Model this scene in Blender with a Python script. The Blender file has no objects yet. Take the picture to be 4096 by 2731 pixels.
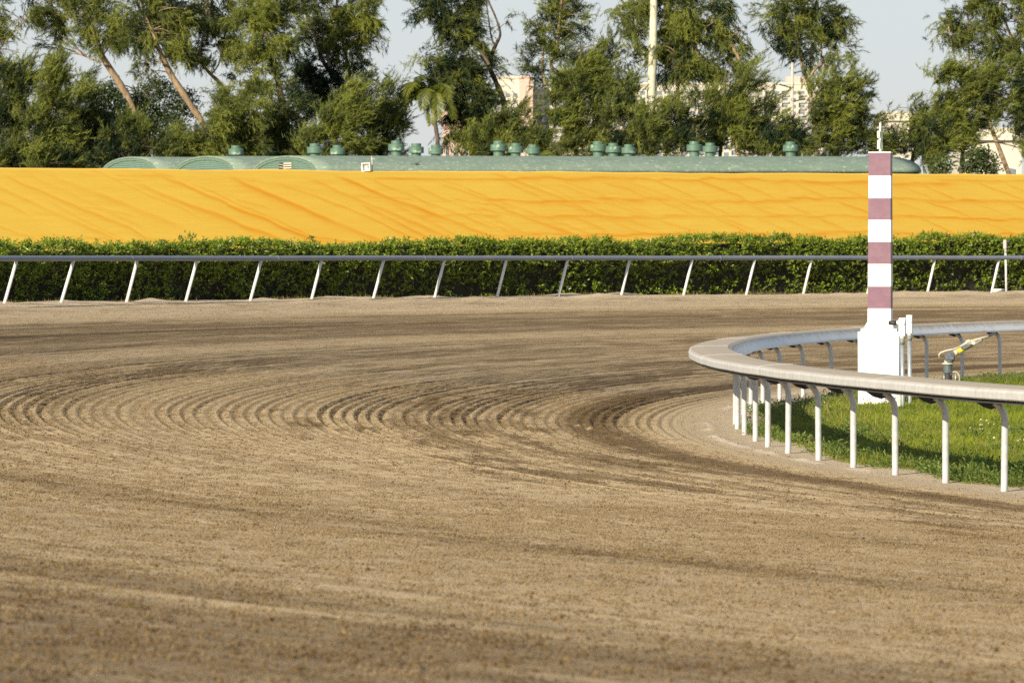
import bpy, bmesh, math, random
import numpy as np
from mathutils import Vector, Matrix

random.seed(7)
rng = np.random.default_rng(11)
C = bpy.context.scene.collection
SC = bpy.context.scene
R = math.radians

# ------------------------------------------------------------------ camera, world, sun, exposure
F = 17000.0                                   # focal length in pixels of the 4096 px wide photograph
CAM_H = 2.5
HOR = 1020.0
cam = bpy.data.cameras.new('camera')
cam.sensor_width = 36.0
cam.lens = F / 4096 * 36
cam.clip_end = 9000
cam.clip_start = 0.5
cam.dof.use_dof = True
cam.dof.focus_distance = 57.0
cam.dof.aperture_fstop = 8.0
camo = bpy.data.objects.new('camera', cam)
C.objects.link(camo)
camo.location = (0, 0, CAM_H)
camo.rotation_euler = (R(90) - math.atan((1365.5 - HOR) / F), 0, 0)
SC.camera = camo

SUN_AZ, SUN_EL = 57.0, 24.0                   # degrees in front of due left; elevation
sx, sy, sz = (-math.cos(R(SUN_AZ)) * math.cos(R(SUN_EL)), -math.sin(R(SUN_AZ)) * math.cos(R(SUN_EL)), math.sin(R(SUN_EL)))
world = bpy.data.worlds.new('World')
SC.world = world
world.use_nodes = True
wn = world.node_tree.nodes
sky = wn.new('ShaderNodeTexSky')
sky.sky_type = 'NISHITA'
sky.sun_disc = False
sky.sun_elevation = R(SUN_EL)
sky.sun_rotation = math.atan2(sx, sy)
sky.air_density = 1.0
sky.dust_density = 0.6
sky.ozone_density = 3.0
wn['Background'].inputs[1].default_value = 0.10
veil = wn.new('ShaderNodeMix')                # thin even high haze whitens the whole sky
veil.data_type = 'RGBA'
wtc = wn.new('ShaderNodeTexCoord')
wsx = wn.new('ShaderNodeSeparateXYZ')
world.node_tree.links.new(wtc.outputs['Generated'], wsx.inputs[0])
wmr = wn.new('ShaderNodeMapRange')             # the haze thins from the horizon to the zenith
wmr.inputs['From Min'].default_value = 0.0
wmr.inputs['From Max'].default_value = 0.75
wmr.inputs['To Min'].default_value = 0.86
wmr.inputs['To Max'].default_value = 0.22
world.node_tree.links.new(wsx.outputs['Z'], wmr.inputs['Value'])
world.node_tree.links.new(wmr.outputs[0], veil.inputs[0])
world.node_tree.links.new(sky.outputs[0], veil.inputs[6])
veil.inputs[7].default_value = (4.15, 4.22, 4.40, 1)
world.node_tree.links.new(veil.outputs[2], wn['Background'].inputs[0])
sl = bpy.data.lights.new('sun', 'SUN')
sl.energy = 5.0
sl.angle = R(0.53)
sl.color = (1.0, 0.88, 0.68)
so = bpy.data.objects.new('sun', sl)
C.objects.link(so)
so.rotation_euler = Vector((sx, sy, sz)).to_track_quat('Z', 'Y').to_euler()
SC.view_settings.view_transform = 'Standard'
SC.view_settings.look = 'None'
SC.view_settings.exposure = 0.66
SC.view_settings.gamma = 1.0
SC.view_settings.use_curve_mapping = False
SC.cycles.max_bounces = 6
SC.cycles.use_denoising = False

CX, CY, R0 = 58.0, 60.0, 54.9                 # centre of the turn, radius of the inner rail's posts
BANK = 1.35 / 23.0


def P(px, py, Y):
    """a pixel of the 4096 px photograph at depth Y -> a point of the place"""
    return Vector(((px - 2048) / F * Y, Y, CAM_H - (py - HOR) / F * Y))


def polar(r, thd, z=0.0):
    return Vector((CX - r * math.cos(R(thd)), CY + r * math.sin(R(thd)), z))


# ------------------------------------------------------------------ noise
_T = rng.random((256, 256))


def vnoise(x, y, seed=0):
    x = np.asarray(x, float) + seed * 17.31
    y = np.asarray(y, float) + seed * 41.77
    xi = np.floor(x).astype(np.int64)
    yi = np.floor(y).astype(np.int64)
    fx = x - xi
    fy = y - yi
    fx = fx * fx * (3 - 2 * fx)
    fy = fy * fy * (3 - 2 * fy)
    a = _T[xi & 255, yi & 255]
    b = _T[(xi + 1) & 255, yi & 255]
    c = _T[xi & 255, (yi + 1) & 255]
    d = _T[(xi + 1) & 255, (yi + 1) & 255]
    return (a * (1 - fx) + b * fx) * (1 - fy) + (c * (1 - fx) + d * fx) * fy


def fbm(x, y, seed=0, octs=3):
    s = 0.0
    w = 0.0
    for k in range(octs):
        s = s + vnoise(x * 2 ** k, y * 2 ** k, seed + k) / 2 ** k
        w += 1 / 2 ** k
    return s / w


def sstep(a, b, x):
    t = np.clip((x - a) / (b - a), 0, 1)
    return t * t * (3 - 2 * t)


# ------------------------------------------------------------------ object helpers
def np_mesh(name, verts, faces, attrs=None, smooth=False, uv=None):
    me = bpy.data.meshes.new(name)
    n = len(verts)
    faces = np.asarray(faces, np.int32)
    k = faces.shape[1]
    me.vertices.add(n)
    me.vertices.foreach_set('co', np.asarray(verts, np.float32).ravel())
    me.loops.add(faces.size)
    me.loops.foreach_set('vertex_index', faces.ravel())
    me.polygons.add(len(faces))
    me.polygons.foreach_set('loop_start', np.arange(0, faces.size, k, dtype=np.int32))
    me.polygons.foreach_set('loop_total', np.full(len(faces), k, np.int32))
    me.polygons.foreach_set('use_smooth', np.full(len(faces), smooth, bool))
    for an, av in (attrs or {}).items():
        at = me.attributes.new(an, 'FLOAT', 'POINT')
        at.data.foreach_set('value', np.asarray(av, np.float32))
    me.update(calc_edges=True)
    return me


def link(name, me, mat=None, parent=None):
    o = bpy.data.objects.new(name, me)
    C.objects.link(o)
    if mat is not None and me is not None and len(me.materials) == 0:
        me.materials.append(mat)
    if parent is not None:
        o.parent = parent
    return o


def tag(o, label=None, cat=None, group=None, kind=None):
    if label:
        o['label'] = label
    if cat:
        o['category'] = cat
    if group:
        o['group'] = group
    if kind:
        o['kind'] = kind
    return o


def thing(name, label, cat, loc=(0, 0, 0), group=None, rotz=0):
    o = bpy.data.objects.new(name, None)
    o.empty_display_size = 0.2
    C.objects.link(o)
    o.location = loc
    o.rotation_euler = (0, 0, rotz)
    return tag(o, label, cat, group)


class MB:
    """collects simple shapes (in the parent's local space) into one mesh"""

    def __init__(self):
        self.bm = bmesh.new()

    def box(self, c, s, rot=None, bev=0.0):
        g = bmesh.ops.create_cube(self.bm, size=1.0)
        vs = g['verts']
        bmesh.ops.scale(self.bm, vec=s, verts=vs)
        if bev > 0:
            es = list({e for v in vs for e in v.link_edges})
            r = bmesh.ops.bevel(self.bm, geom=es, offset=bev, segments=2, affect='EDGES', profile=0.5)
            vs = list({v for f in r['faces'] for v in f.verts} | {v for v in vs if v.is_valid})
        if rot is not None:
            bmesh.ops.rotate(self.bm, cent=(0, 0, 0), matrix=rot, verts=vs)
        bmesh.ops.translate(self.bm, vec=c, verts=vs)
        return self

    def taper(self, c0, s0, c1, s1):
        """frustum with rectangular ends: centre and (x, y) size at the bottom and at the top"""
        vs = []
        for c, s in ((c0, s0), (c1, s1)):
            for ax, ay in ((-1, -1), (1, -1), (1, 1), (-1, 1)):
                vs.append(self.bm.verts.new((c[0] + ax * s[0] / 2, c[1] + ay * s[1] / 2, c[2])))
        f = self.bm.faces.new
        f(vs[3::-1])
        f(vs[4:8])
        for k in range(4):
            f((vs[k], vs[(k + 1) % 4], vs[4 + (k + 1) % 4], vs[4 + k]))
        return self

    def tube(self, pts, rad, n=10, caps=True):
        pts = [Vector(p) for p in pts]
        m = len(pts)
        rads = list(rad) if hasattr(rad, '__len__') else [rad] * m
        rings = []
        up = Vector((0, 0, 1))
        prev = None
        for i, p in enumerate(pts):
            t = (pts[min(i + 1, m - 1)] - pts[max(i - 1, 0)]).normalized()
            if prev is None:
                a = t.cross(up)
                if a.length < 1e-3:
                    a = t.cross(Vector((1, 0, 0)))
            else:
                a = prev - t * prev.dot(t)
            a.normalize()
            prev = a
            b = t.cross(a)
            rings.append([self.bm.verts.new(p + (a * math.cos(2 * math.pi * k / n) + b * math.sin(2 * math.pi * k / n)) * rads[i]) for k in range(n)])
        for i in range(m - 1):
            for k in range(n):
                f = self.bm.faces.new((rings[i][k], rings[i][(k + 1) % n], rings[i + 1][(k + 1) % n], rings[i + 1][k]))
                f.smooth = True
        if caps:
            self.bm.faces.new(rings[0][::-1])
            self.bm.faces.new(rings[-1])
        return self

    def lathe(self, prof, n=16, c=(0, 0, 0)):
        """prof: list of (radius, z)"""
        rings = []
        for r_, z in prof:
            rings.append([self.bm.verts.new((c[0] + r_ * math.cos(2 * math.pi * k / n), c[1] + r_ * math.sin(2 * math.pi * k / n), c[2] + z)) for k in range(n)])
        for i in range(len(prof) - 1):
            for k in range(n):
                f = self.bm.faces.new((rings[i][k], rings[i][(k + 1) % n], rings[i + 1][(k + 1) % n], rings[i + 1][k]))
                f.smooth = abs(prof[i + 1][1] - prof[i][1]) > abs(prof[i + 1][0] - prof[i][0])
        self.bm.faces.new(rings[0][::-1])
        self.bm.faces.new(rings[-1])
        for rg in rings:
            for k in range(n):
                e = self.bm.edges.get((rg[k], rg[(k + 1) % n]))
                if e:
                    e.smooth = False
        return self

    def prism(self, poly, t0, t1, ax=Vector((1, 0, 0)), up=Vector((0, 0, 1)), org=Vector((0, 0, 0))):
        """polygon (u, v) in the plane (ax, up) extruded along ax x up from t0 to t1"""
        nrm = ax.cross(up)
        A = [self.bm.verts.new(org + ax * u + up * v + nrm * t0) for u, v in poly]
        B = [self.bm.verts.new(org + ax * u + up * v + nrm * t1) for u, v in poly]
        self.bm.faces.new(A[::-1])
        self.bm.faces.new(B)
        k = len(poly)
        for i in range(k):
            self.bm.faces.new((A[i], A[(i + 1) % k], B[(i + 1) % k], B[i]))
        return self

    def mesh(self, name, mat=None):
        bmesh.ops.recalc_face_normals(self.bm, faces=self.bm.faces[:])
        me = bpy.data.meshes.new(name)
        self.bm.to_mesh(me)
        self.bm.free()
        if mat:
            me.materials.append(mat)
        return me

    def build(self, name, mat, parent=None):
        return link(name, self.mesh(name, mat), None, parent)


# ------------------------------------------------------------------ materials
def new_mat(name):
    m = bpy.data.materials.new(name)
    m.use_nodes = True
    nt = m.node_tree
    return m, nt, nt.nodes['Principled BSDF']


def ramp_noise(nt, scale, lo, hi, detail=4, rough=0.6, vec=None, stretch=None):
    tc = nt.nodes.new('ShaderNodeTexCoord')
    src = tc.outputs['Object']
    if stretch:
        mp = nt.nodes.new('ShaderNodeMapping')
        mp.inputs['Scale'].default_value = stretch
        nt.links.new(src, mp.inputs[0])
        src = mp.outputs[0]
    n = nt.nodes.new('ShaderNodeTexNoise')
    n.inputs['Scale'].default_value = scale
    n.inputs['Detail'].default_value = detail
    n.inputs['Roughness'].default_value = rough
    nt.links.new(src, n.inputs['Vector'])
    mr = nt.nodes.new('ShaderNodeMapRange')
    mr.inputs['From Min'].default_value = lo
    mr.inputs['From Max'].default_value = hi
    nt.links.new(n.outputs['Fac'], mr.inputs['Value'])
    return mr.outputs[0], n


def mix(nt, fac, a, b):
    x = nt.nodes.new('ShaderNodeMix')
    x.data_type = 'RGBA'
    for idx, v in ((0, fac), (6, a), (7, b)):
        if hasattr(v, 'is_output'):
            nt.links.new(v, x.inputs[idx])
        elif idx == 0:
            x.inputs[0].default_value = v
        else:
            x.inputs[idx].default_value = (*v, 1)
    return x.outputs[2]


def add_bump(nt, b, height, strength, dist):
    bp = nt.nodes.new('ShaderNodeBump')
    bp.inputs['Strength'].default_value = strength
    bp.inputs['Distance'].default_value = dist
    nt.links.new(height, bp.inputs['Height'])
    nt.links.new(bp.outputs[0], b.inputs['Normal'])
    return bp


def paint(name, base, dirt=None, rough=0.5, scale=6.0, lo=0.45, hi=0.75, metallic=0.0, bump=0.15, stretch=None):
    m, nt, b = new_mat(name)
    f, n = ramp_noise(nt, scale, lo, hi, stretch=stretch)
    nt.links.new(mix(nt, f, base, dirt or tuple(c * 0.8 for c in base)), b.inputs['Base Color'])
    b.inputs['Roughness'].default_value = rough
    b.inputs['Metallic'].default_value = metallic
    add_bump(nt, b, n.outputs['Fac'], bump, 0.01)
    return m


def attr(nt, name):
    a = nt.nodes.new('ShaderNodeAttribute')
    a.attribute_name = name
    return a.outputs['Fac']


def leaf_mat(name, dark, light, translucency=0.3, rough=0.55, gloss=0.25):
    m, nt, b = new_mat(name)
    col = mix(nt, attr(nt, 'tint'), dark, light)
    nt.links.new(col, b.inputs['Base Color'])
    b.inputs['Roughness'].default_value = rough
    b.inputs['Specular IOR Level'].default_value = gloss
    tr = nt.nodes.new('ShaderNodeBsdfTranslucent')
    nt.links.new(col, tr.inputs['Color'])
    ms = nt.nodes.new('ShaderNodeMixShader')
    ms.inputs[0].default_value = translucency
    nt.links.new(b.outputs[0], ms.inputs[1])
    nt.links.new(tr.outputs[0], ms.inputs[2])
    nt.links.new(ms.outputs[0], nt.nodes['Material Output'].inputs['Surface'])
    return m


# dirt of the track
M = {}
m, nt, b = new_mat('track_dirt')
fine, nf = ramp_noise(nt, 9.0, 0.35, 0.65, detail=6, rough=0.7)
speck, ns = ramp_noise(nt, 26.0, 0.56, 0.70, detail=3, rough=0.6)
grain, ng = ramp_noise(nt, 60.0, 0.3, 0.7, detail=3, rough=0.7)
dry = mix(nt, fine, (0.490, 0.376, 0.222), (0.405, 0.308, 0.180))
dry = mix(nt, attr(nt, 'pale'), dry, (0.64, 0.555, 0.44))
mo = nt.nodes.new('ShaderNodeMath')
mo.operation = 'MULTIPLY_ADD'
nt.links.new(speck, mo.inputs[0])
mo.inputs[1].default_value = 0.34
nt.links.new(attr(nt, 'moist'), mo.inputs[2])
cl = nt.nodes.new('ShaderNodeClamp')
nt.links.new(mo.outputs[0], cl.inputs[0])
nt.links.new(mix(nt, cl.outputs[0], dry, (0.142, 0.098, 0.054)), b.inputs['Base Color'])
b.inputs['Roughness'].default_value = 0.95
b.inputs['Specular IOR Level'].default_value = 0.1
hs = nt.nodes.new('ShaderNodeMath')
hs.operation = 'ADD'
nt.links.new(nf.outputs['Fac'], hs.inputs[0])
nt.links.new(ng.outputs['Fac'], hs.inputs[1])
hb = nt.nodes.new('ShaderNodeMath')
hb.operation = 'ADD'
nt.links.new(hs.outputs[0], hb.inputs[0])
nt.links.new(ns.outputs['Fac'], hb.inputs[1])
add_bump(nt, b, hb.outputs[0], 0.62, 0.03)
M['dirt'] = m

m, nt, b = new_mat('infield_soil')
f, n = ramp_noise(nt, 1.4, 0.4, 0.6, detail=5)
g, n2 = ramp_noise(nt, 18.0, 0.35, 0.65, detail=4)
c = mix(nt, f, (0.085, 0.115, 0.022), (0.12, 0.14, 0.035))
c = mix(nt, attr(nt, 'pale'), c, mix(nt, g, (0.50, 0.39, 0.27), (0.40, 0.30, 0.19)))
nt.links.new(c, b.inputs['Base Color'])
b.inputs['Roughness'].default_value = 0.95
add_bump(nt, b, n2.outputs['Fac'], 0.5, 0.03)
M['soil'] = m

m, nt, b = new_mat('open_ground')
f, n = ramp_noise(nt, 0.25, 0.4, 0.6, detail=6)
nt.links.new(mix(nt, f, (0.10, 0.11, 0.035), (0.24, 0.19, 0.11)), b.inputs['Base Color'])
b.inputs['Roughness'].default_value = 0.95
M['ground'] = m

# white moulded rail cover with dust lying on its top
m, nt, b = new_mat('rail_cover')
ge = nt.nodes.new('ShaderNodeNewGeometry')
sp = nt.nodes.new('ShaderNodeSeparateXYZ')
nt.links.new(ge.outputs['Normal'], sp.inputs[0])
up = nt.nodes.new('ShaderNodeMapRange')
up.inputs['From Min'].default_value = 0.72
up.inputs['From Max'].default_value = 0.96
nt.links.new(sp.outputs['Z'], up.inputs['Value'])
f, n = ramp_noise(nt, 3.0, 0.30, 0.62, detail=6, rough=0.75)
g, n2 = ramp_noise(nt, 22.0, 0.35, 0.7, detail=5, rough=0.7)
streak, n3 = ramp_noise(nt, 7.0, 0.42, 0.72, detail=5, rough=0.7, stretch=(1.6, 1.6, 0.5))
ml = nt.nodes.new('ShaderNodeMath')
ml.operation = 'MULTIPLY_ADD'
nt.links.new(f, ml.inputs[0])
ml.inputs[1].default_value = 0.25
ml.inputs[2].default_value = 0.72
mm = nt.nodes.new('ShaderNodeMath')
mm.operation = 'MULTIPLY'
nt.links.new(up.outputs[0], mm.inputs[0])
nt.links.new(ml.outputs[0], mm.inputs[1])
side = mix(nt, streak, (0.46, 0.46, 0.445), (0.36, 0.355, 0.335))
dust = mix(nt, g, (0.41, 0.335, 0.225), (0.33, 0.262, 0.17))
nt.links.new(mix(nt, mm.outputs[0], side, dust), b.inputs['Base Color'])
b.inputs['Roughness'].default_value = 0.6
add_bump(nt, b, n2.outputs['Fac'], 0.25, 0.012)
M['cover'] = m
m, nt, b = new_mat('rail_lip')
ge = nt.nodes.new('ShaderNodeNewGeometry')
sp = nt.nodes.new('ShaderNodeSeparateXYZ')
nt.links.new(ge.outputs['Position'], sp.inputs[0])
f, n = ramp_noise(nt, 7.0, 0.30, 0.70, detail=6, rough=0.75)
g, n2 = ramp_noise(nt, 4.0, 0.5, 0.8, detail=4)
hh_ = nt.nodes.new('ShaderNodeMath')
hh_.operation = 'MULTIPLY_ADD'
nt.links.new(f, hh_.inputs[0])
hh_.inputs[1].default_value = 0.085
nt.links.new(sp.outputs['Z'], hh_.inputs[2])
dz = nt.nodes.new('ShaderNodeMapRange')
dz.inputs['From Min'].default_value = 1.085
dz.inputs['From Max'].default_value = 1.165
nt.links.new(hh_.outputs[0], dz.inputs['Value'])
c = mix(nt, g, (0.74, 0.73, 0.71), (0.60, 0.58, 0.54))
nt.links.new(mix(nt, dz.outputs[0], c, (0.40, 0.33, 0.225)), b.inputs['Base Color'])
b.inputs['Roughness'].default_value = 0.5
M['lip'] = m
M['galv'] = paint('painted_post', (0.54, 0.55, 0.56), (0.38, 0.38, 0.37), 0.33, 9.0, 0.45, 0.8, metallic=0.15)
M['bracket'] = paint('dark_bracket', (0.05, 0.05, 0.05), None, 0.6)
M['outer_rail'] = paint('outer_rail_paint', (0.15, 0.18, 0.235), (0.20, 0.205, 0.22), 0.42, 3.0, 0.45, 0.75)
M['outer_post'] = paint('outer_post_paint', (0.62, 0.62, 0.60), (0.48, 0.46, 0.42), 0.4, 7.0, 0.5, 0.8)
M['white'] = paint('white_gloss', (0.82, 0.82, 0.80), (0.74, 0.72, 0.66), 0.4, 4.0, 0.55, 0.85, bump=0.05)
M['maroon'] = paint('faded_maroon', (0.170, 0.082, 0.120), (0.205, 0.112, 0.148), 0.5, 9.0, 0.4, 0.75, bump=0.05)
M['capstone'] = paint('dark_edge_trim', (0.10, 0.05, 0.07), None, 0.6)
M['finial'] = paint('weathered_cream', (0.66, 0.68, 0.52), (0.40, 0.44, 0.32), 0.5, 14.0, 0.45, 0.7)
M['pipe'] = paint('galvanised_pipe', (0.42, 0.46, 0.47), (0.30, 0.33, 0.34), 0.35, 12.0, 0.4, 0.7, metallic=0.5)
M['coupling'] = paint('grey_coupling', (0.20, 0.21, 0.20), None, 0.6)
M['box'] = paint('white_plastic', (0.78, 0.78, 0.75), (0.66, 0.64, 0.58), 0.45, 6.0, 0.5, 0.8)
M['greybox'] = paint('grey_weathered_box', (0.40, 0.37, 0.32), (0.32, 0.30, 0.26), 0.6, 14.0)
M['black'] = paint('black_rubber', (0.03, 0.03, 0.03), None, 0.6)
M['gun_green'] = paint('sprinkler_base', (0.10, 0.13, 0.13), (0.05, 0.07, 0.075), 0.45, 18.0, 0.4, 0.7)
M['gun_dark'] = paint('sprinkler_casting', (0.085, 0.10, 0.12), (0.16, 0.17, 0.16), 0.5, 30.0)
M['gun_alloy'] = paint('sprinkler_alloy', (0.52, 0.48, 0.38), (0.34, 0.31, 0.24), 0.45, 16.0)
M['gun_yellow'] = paint('sprinkler_label', (0.72, 0.54, 0.03), (0.60, 0.44, 0.03), 0.45, 20.0)
M['green_roof'] = None
M['trunk_tan'] = paint('tan_bark', (0.36, 0.26, 0.155), (0.19, 0.13, 0.08), 0.9, 3.0, 0.35, 0.65, bump=0.6, stretch=(2, 2, 0.5))
M['trunk_dark'] = paint('dark_bark', (0.075, 0.058, 0.045), (0.16, 0.12, 0.085), 0.9, 2.5, 0.45, 0.75, bump=0.6)
M['palm_trunk'] = paint('pale_palm_bark', (0.56, 0.54, 0.41), (0.40, 0.40, 0.28), 0.8, 2.2, 0.45, 0.72, bump=0.5)
M['midrib'] = paint('palm_midrib', (0.14, 0.17, 0.04), (0.09, 0.12, 0.03), 0.5)
M['pole_conc'] = paint('concrete_pole', (0.46, 0.44, 0.37), (0.36, 0.34, 0.28), 0.8, 2.0)
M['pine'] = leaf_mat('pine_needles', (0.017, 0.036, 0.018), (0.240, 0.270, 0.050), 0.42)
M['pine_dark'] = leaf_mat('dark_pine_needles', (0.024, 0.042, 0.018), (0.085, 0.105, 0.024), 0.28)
M['broad'] = leaf_mat('broad_leaves', (0.022, 0.045, 0.010), (0.085, 0.115, 0.022), 0.25, 0.4, 0.5)
M['palm'] = leaf_mat('palm_leaflets', (0.020, 0.052, 0.012), (0.20, 0.22, 0.024), 0.35, 0.4, 0.5)
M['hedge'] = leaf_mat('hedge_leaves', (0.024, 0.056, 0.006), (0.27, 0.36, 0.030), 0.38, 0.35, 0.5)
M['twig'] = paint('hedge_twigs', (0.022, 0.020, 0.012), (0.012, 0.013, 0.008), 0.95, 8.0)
M['grass'] = leaf_mat('grass_blades', (0.060, 0.100, 0.010), (0.30, 0.34, 0.032), 0.40, 0.5, 0.2)
M['weed'] = leaf_mat('weed_leaves', (0.065, 0.110, 0.022), (0.21, 0.28, 0.06), 0.35, 0.6, 0.2)
M['straw'] = leaf_mat('dry_grass', (0.12, 0.10, 0.04), (0.34, 0.28, 0.12), 0.3, 0.7, 0.1)
M['petal'] = leaf_mat('white_petals', (0.7, 0.7, 0.62), (0.8, 0.8, 0.76), 0.3)
M['red_petal'] = leaf_mat('red_petals', (0.35, 0.06, 0.03), (0.5, 0.12, 0.05), 0.3)

# ------------------------------------------------------------------ ground: track, infield, open ground
def track_height(r, th):
    """r metres from the turn's centre, th degrees; returns height, moisture and paleness"""
    s = r - R0
    arc = np.radians(th) * 66.0
    z = np.clip(s, -1, 23.1) * BANK
    z = np.where(s < 0, s * 0.0, z)
    # shoulder under the outer rail: loose sand ridges
    hump = np.exp(-((r - 78.2) / 0.55) ** 2) * (0.02 + 0.06 * vnoise(arc * 0.45, r * 0.6, 3))
    z = z + hump
    # harrow ridges
    rw = r + 0.07 * (vnoise(arc * 0.05, r * 0.12, 5) - 0.5) + 0.012 * (vnoise(arc * 0.5, r * 0.5, 6) - 0.5)
    amp1 = vnoise(rw / 0.55, 0.0 * arc + 3.3, 8)
    amp2 = 0.35 + 0.65 * vnoise(arc * 0.16, rw / 0.6, 9)
    inner = sstep(55.3, 56.3, r) * (1 - sstep(76.6, 77.2, r))
    per = 0.165
    fr = np.mod(rw / per, 1.0)
    ring = np.floor(rw / per)
    ra = vnoise(ring * 7.31, 0 * ring + 2.2, 15)
    pas = 0.62 + 0.38 * sstep(0.30, 0.62, vnoise(rw / 0.9, 0.02 * arc, 8))      # passes of the harrow dug in more or less
    ra = np.clip((ra - 0.05) * 1.35, 0.14, 1.0) * pas * (0.80 + 0.36 * vnoise(arc * 0.12, ring * 3.7, 9))
    crumb = 0.82 + 0.36 * vnoise(arc / 0.22, rw / 0.10, 14)
    fade = 0.24 + 0.76 * sstep(-30, -15, th)
    groove = np.exp(-((fr - 0.5) / 0.17) ** 2)
    berm = np.exp(-((fr - 0.90) / 0.17) ** 2) + np.exp(-((fr + 0.10) / 0.17) ** 2)
    one = vnoise(rw / 0.085, 0 * arc + 0.7, 13) - 0.5
    wv = inner * fade * (ra * crumb * (-0.036 * groove + 0.017 * berm) + 0.008 * one)
    z = z + wv
    x = -r * np.cos(np.radians(th))
    y = r * np.sin(np.radians(th))
    cl = fbm(x / 0.34, y / 0.34, 20, 3) - 0.5
    cl2 = vnoise(x / 0.11, y / 0.11, 24)
    rough = 0.5 + 0.9 * fbm(arc * 0.12, r * 0.7, 30, 2)
    calm = 0.35 + 0.65 * sstep(55.6, 57.5, r)
    z = z + (0.016 * cl + 0.020 * np.clip(cl2 - 0.62, 0, 1)) * rough * calm
    # deeper wheel lines
    for rc, w, d in ((72.95, 0.10, 0.05), (72.25, 0.09, 0.04), (70.7, 0.08, 0.035), (74.4, 0.1, 0.03)):
        rr = r - rc - 0.25 * (vnoise(arc * 0.05, 0 * r + rc, 40) - 0.5) - np.where(th < -20, (-20 - th) * 0.025, 0)
        d = d * (1 - 0.6 * (1 - sstep(-24, -14, th)))
        z = z - d * np.exp(-(rr / w) ** 2) + d * 0.7 * np.exp(-((rr - 2.1 * w) / w) ** 2)
    # damp turned soil
    def band(rc, hw, soft, k):
        d = np.abs(r - rc - k * (fbm(arc * 0.1, r * 0.4, 50 + int(rc), 2) - 0.5))
        return 1 - sstep(hw - soft, hw + soft, d)
    st = fbm(arc * 0.22, r * 1.9, 60, 4)
    st2 = fbm(arc * 0.55, r * 4.5, 64, 3)
    near = 1 - sstep(-24, -14, th)
    far = sstep(4, 14, th)
    mo = 0.95 * band(56.9, 0.42, 0.28, 0.5) * sstep(0.26, 0.50, st2 + 0.1)
    mo = np.maximum(mo, 0.80 * sstep(0.52, 0.65, st) * sstep(0.38, 0.58, st2) * sstep(57.0, 57.6, r) * (1 - sstep(60.8, 62.0, r)))
    mo = np.maximum(mo, 0.58 * band(58.9, 0.9, 0.7, 0.8) * sstep(0.35, 0.6, st2))
    mo = np.maximum(mo, near * 0.58 * band(67.2, 0.45, 0.5, 0.7) * sstep(0.32, 0.62, st2))
    mo = np.maximum(mo, near * 0.30 * band(63.2, 0.35, 0.5, 0.9) * sstep(0.40, 0.62, st2))
    mo = np.maximum(mo, near * 0.66 * sstep(71.2, 72.6, r) * sstep(0.25, 0.6, 0.5 * st + 0.5 * st2) * (1 - sstep(76.4, 77.2, r)))
    mo = np.maximum(mo, far * 0.66 * band(70.2, 2.4, 0.5, 0.8) * (0.60 + 0.40 * sstep(0.35, 0.6, st2)))
    mo = np.maximum(mo, sstep(8, 16, th) * 0.40 * band(62.6, 2.4, 1.0, 1.2) * sstep(0.28, 0.6, st2))
    mo = np.maximum(mo, (1 - near) * (0.34 + 0.22 * sstep(-4, 6, th)) * band(64.8, 1.0, 0.7, 1.0) * sstep(0.35, 0.62, st2))
    for rc, w, k in ((72.95, 0.16, 0.75), (72.25, 0.12, 0.6), (70.75, 0.12, 0.55), (66.15, 0.07, 0.4)):
        rr = r - rc - 0.25 * (vnoise(arc * 0.05, 0 * r + rc, 40) - 0.5) - np.where(th < -20, (-20 - th) * 0.025, 0)
        mo = np.maximum(mo, k * np.exp(-(rr / w) ** 2) * (0.5 + 0.5 * st2 / 0.6))
    brk = sstep(0.25, 0.6, vnoise(arc / 0.30, r / 0.07, 68))
    mo = mo + inner * fade * ra * np.exp(-((fr - 0.64) / 0.15) ** 2) * (0.72 + 0.45 * sstep(2, 12, th) + 0.25 * np.exp(-((r - 65.2) / 0.9) ** 2)) * (0.50 + 0.50 * brk)
    mo = mo + inner * fade * ra * np.exp(-((fr - 0.38) / 0.15) ** 2) * 0.50 * (1 - sstep(-10, -4, th)) * (0.4 + 0.6 * brk)
    mo = mo + 0.20 * sstep(0.60, 0.80, vnoise(x / 0.16, y / 0.16, 71)) * sstep(0.35, 0.6, fbm(x / 1.7, y / 1.7, 73, 2)) * calm
    mo = np.clip(mo, 0, 1)
    # paleness: sand by the rails, whitish lumps along the inner rail's foot
    pale = 0.30 * (1 - sstep(54.9, 56.0, r)) + 0.08 * (1 - sstep(55.4, 56.6, r))
    lump = np.exp(-((r - 55.22 - 0.25 * (vnoise(arc * 0.3, 0 * r, 81) - 0.5)) / 0.11) ** 2) * sstep(0.42, 0.62, fbm(arc * 0.8, r * 1.5, 83, 3))
    pale = np.maximum(pale, lump)
    z = z + 0.05 * lump * vnoise(arc * 4, r * 8, 85)
    pale = np.maximum(pale, 0.50 * sstep(77.2, 77.9, r) * (0.6 + 0.4 * fbm(arc * 0.4, r * 1.5, 87, 3) / 0.6))
    pale = np.maximum(pale, far * 0.18 * sstep(73.6, 75.2, r))
    sh = sstep(75.6, 76.8, r) * (1 - sstep(78.4, 79.0, r)) * sstep(0, 6, th)
    lumps = np.clip(fbm(arc * 0.9, r * 1.4, 90, 4) - 0.52, 0, 1)
    z = z + sh * lumps * 0.30
    mo = np.clip(mo + sh * sstep(0.60, 0.72, fbm(arc * 1.3, r * 2.0, 93, 3)) * 0.4, 0, 1)
    return z, mo, np.clip(pale, 0, 1)


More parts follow.
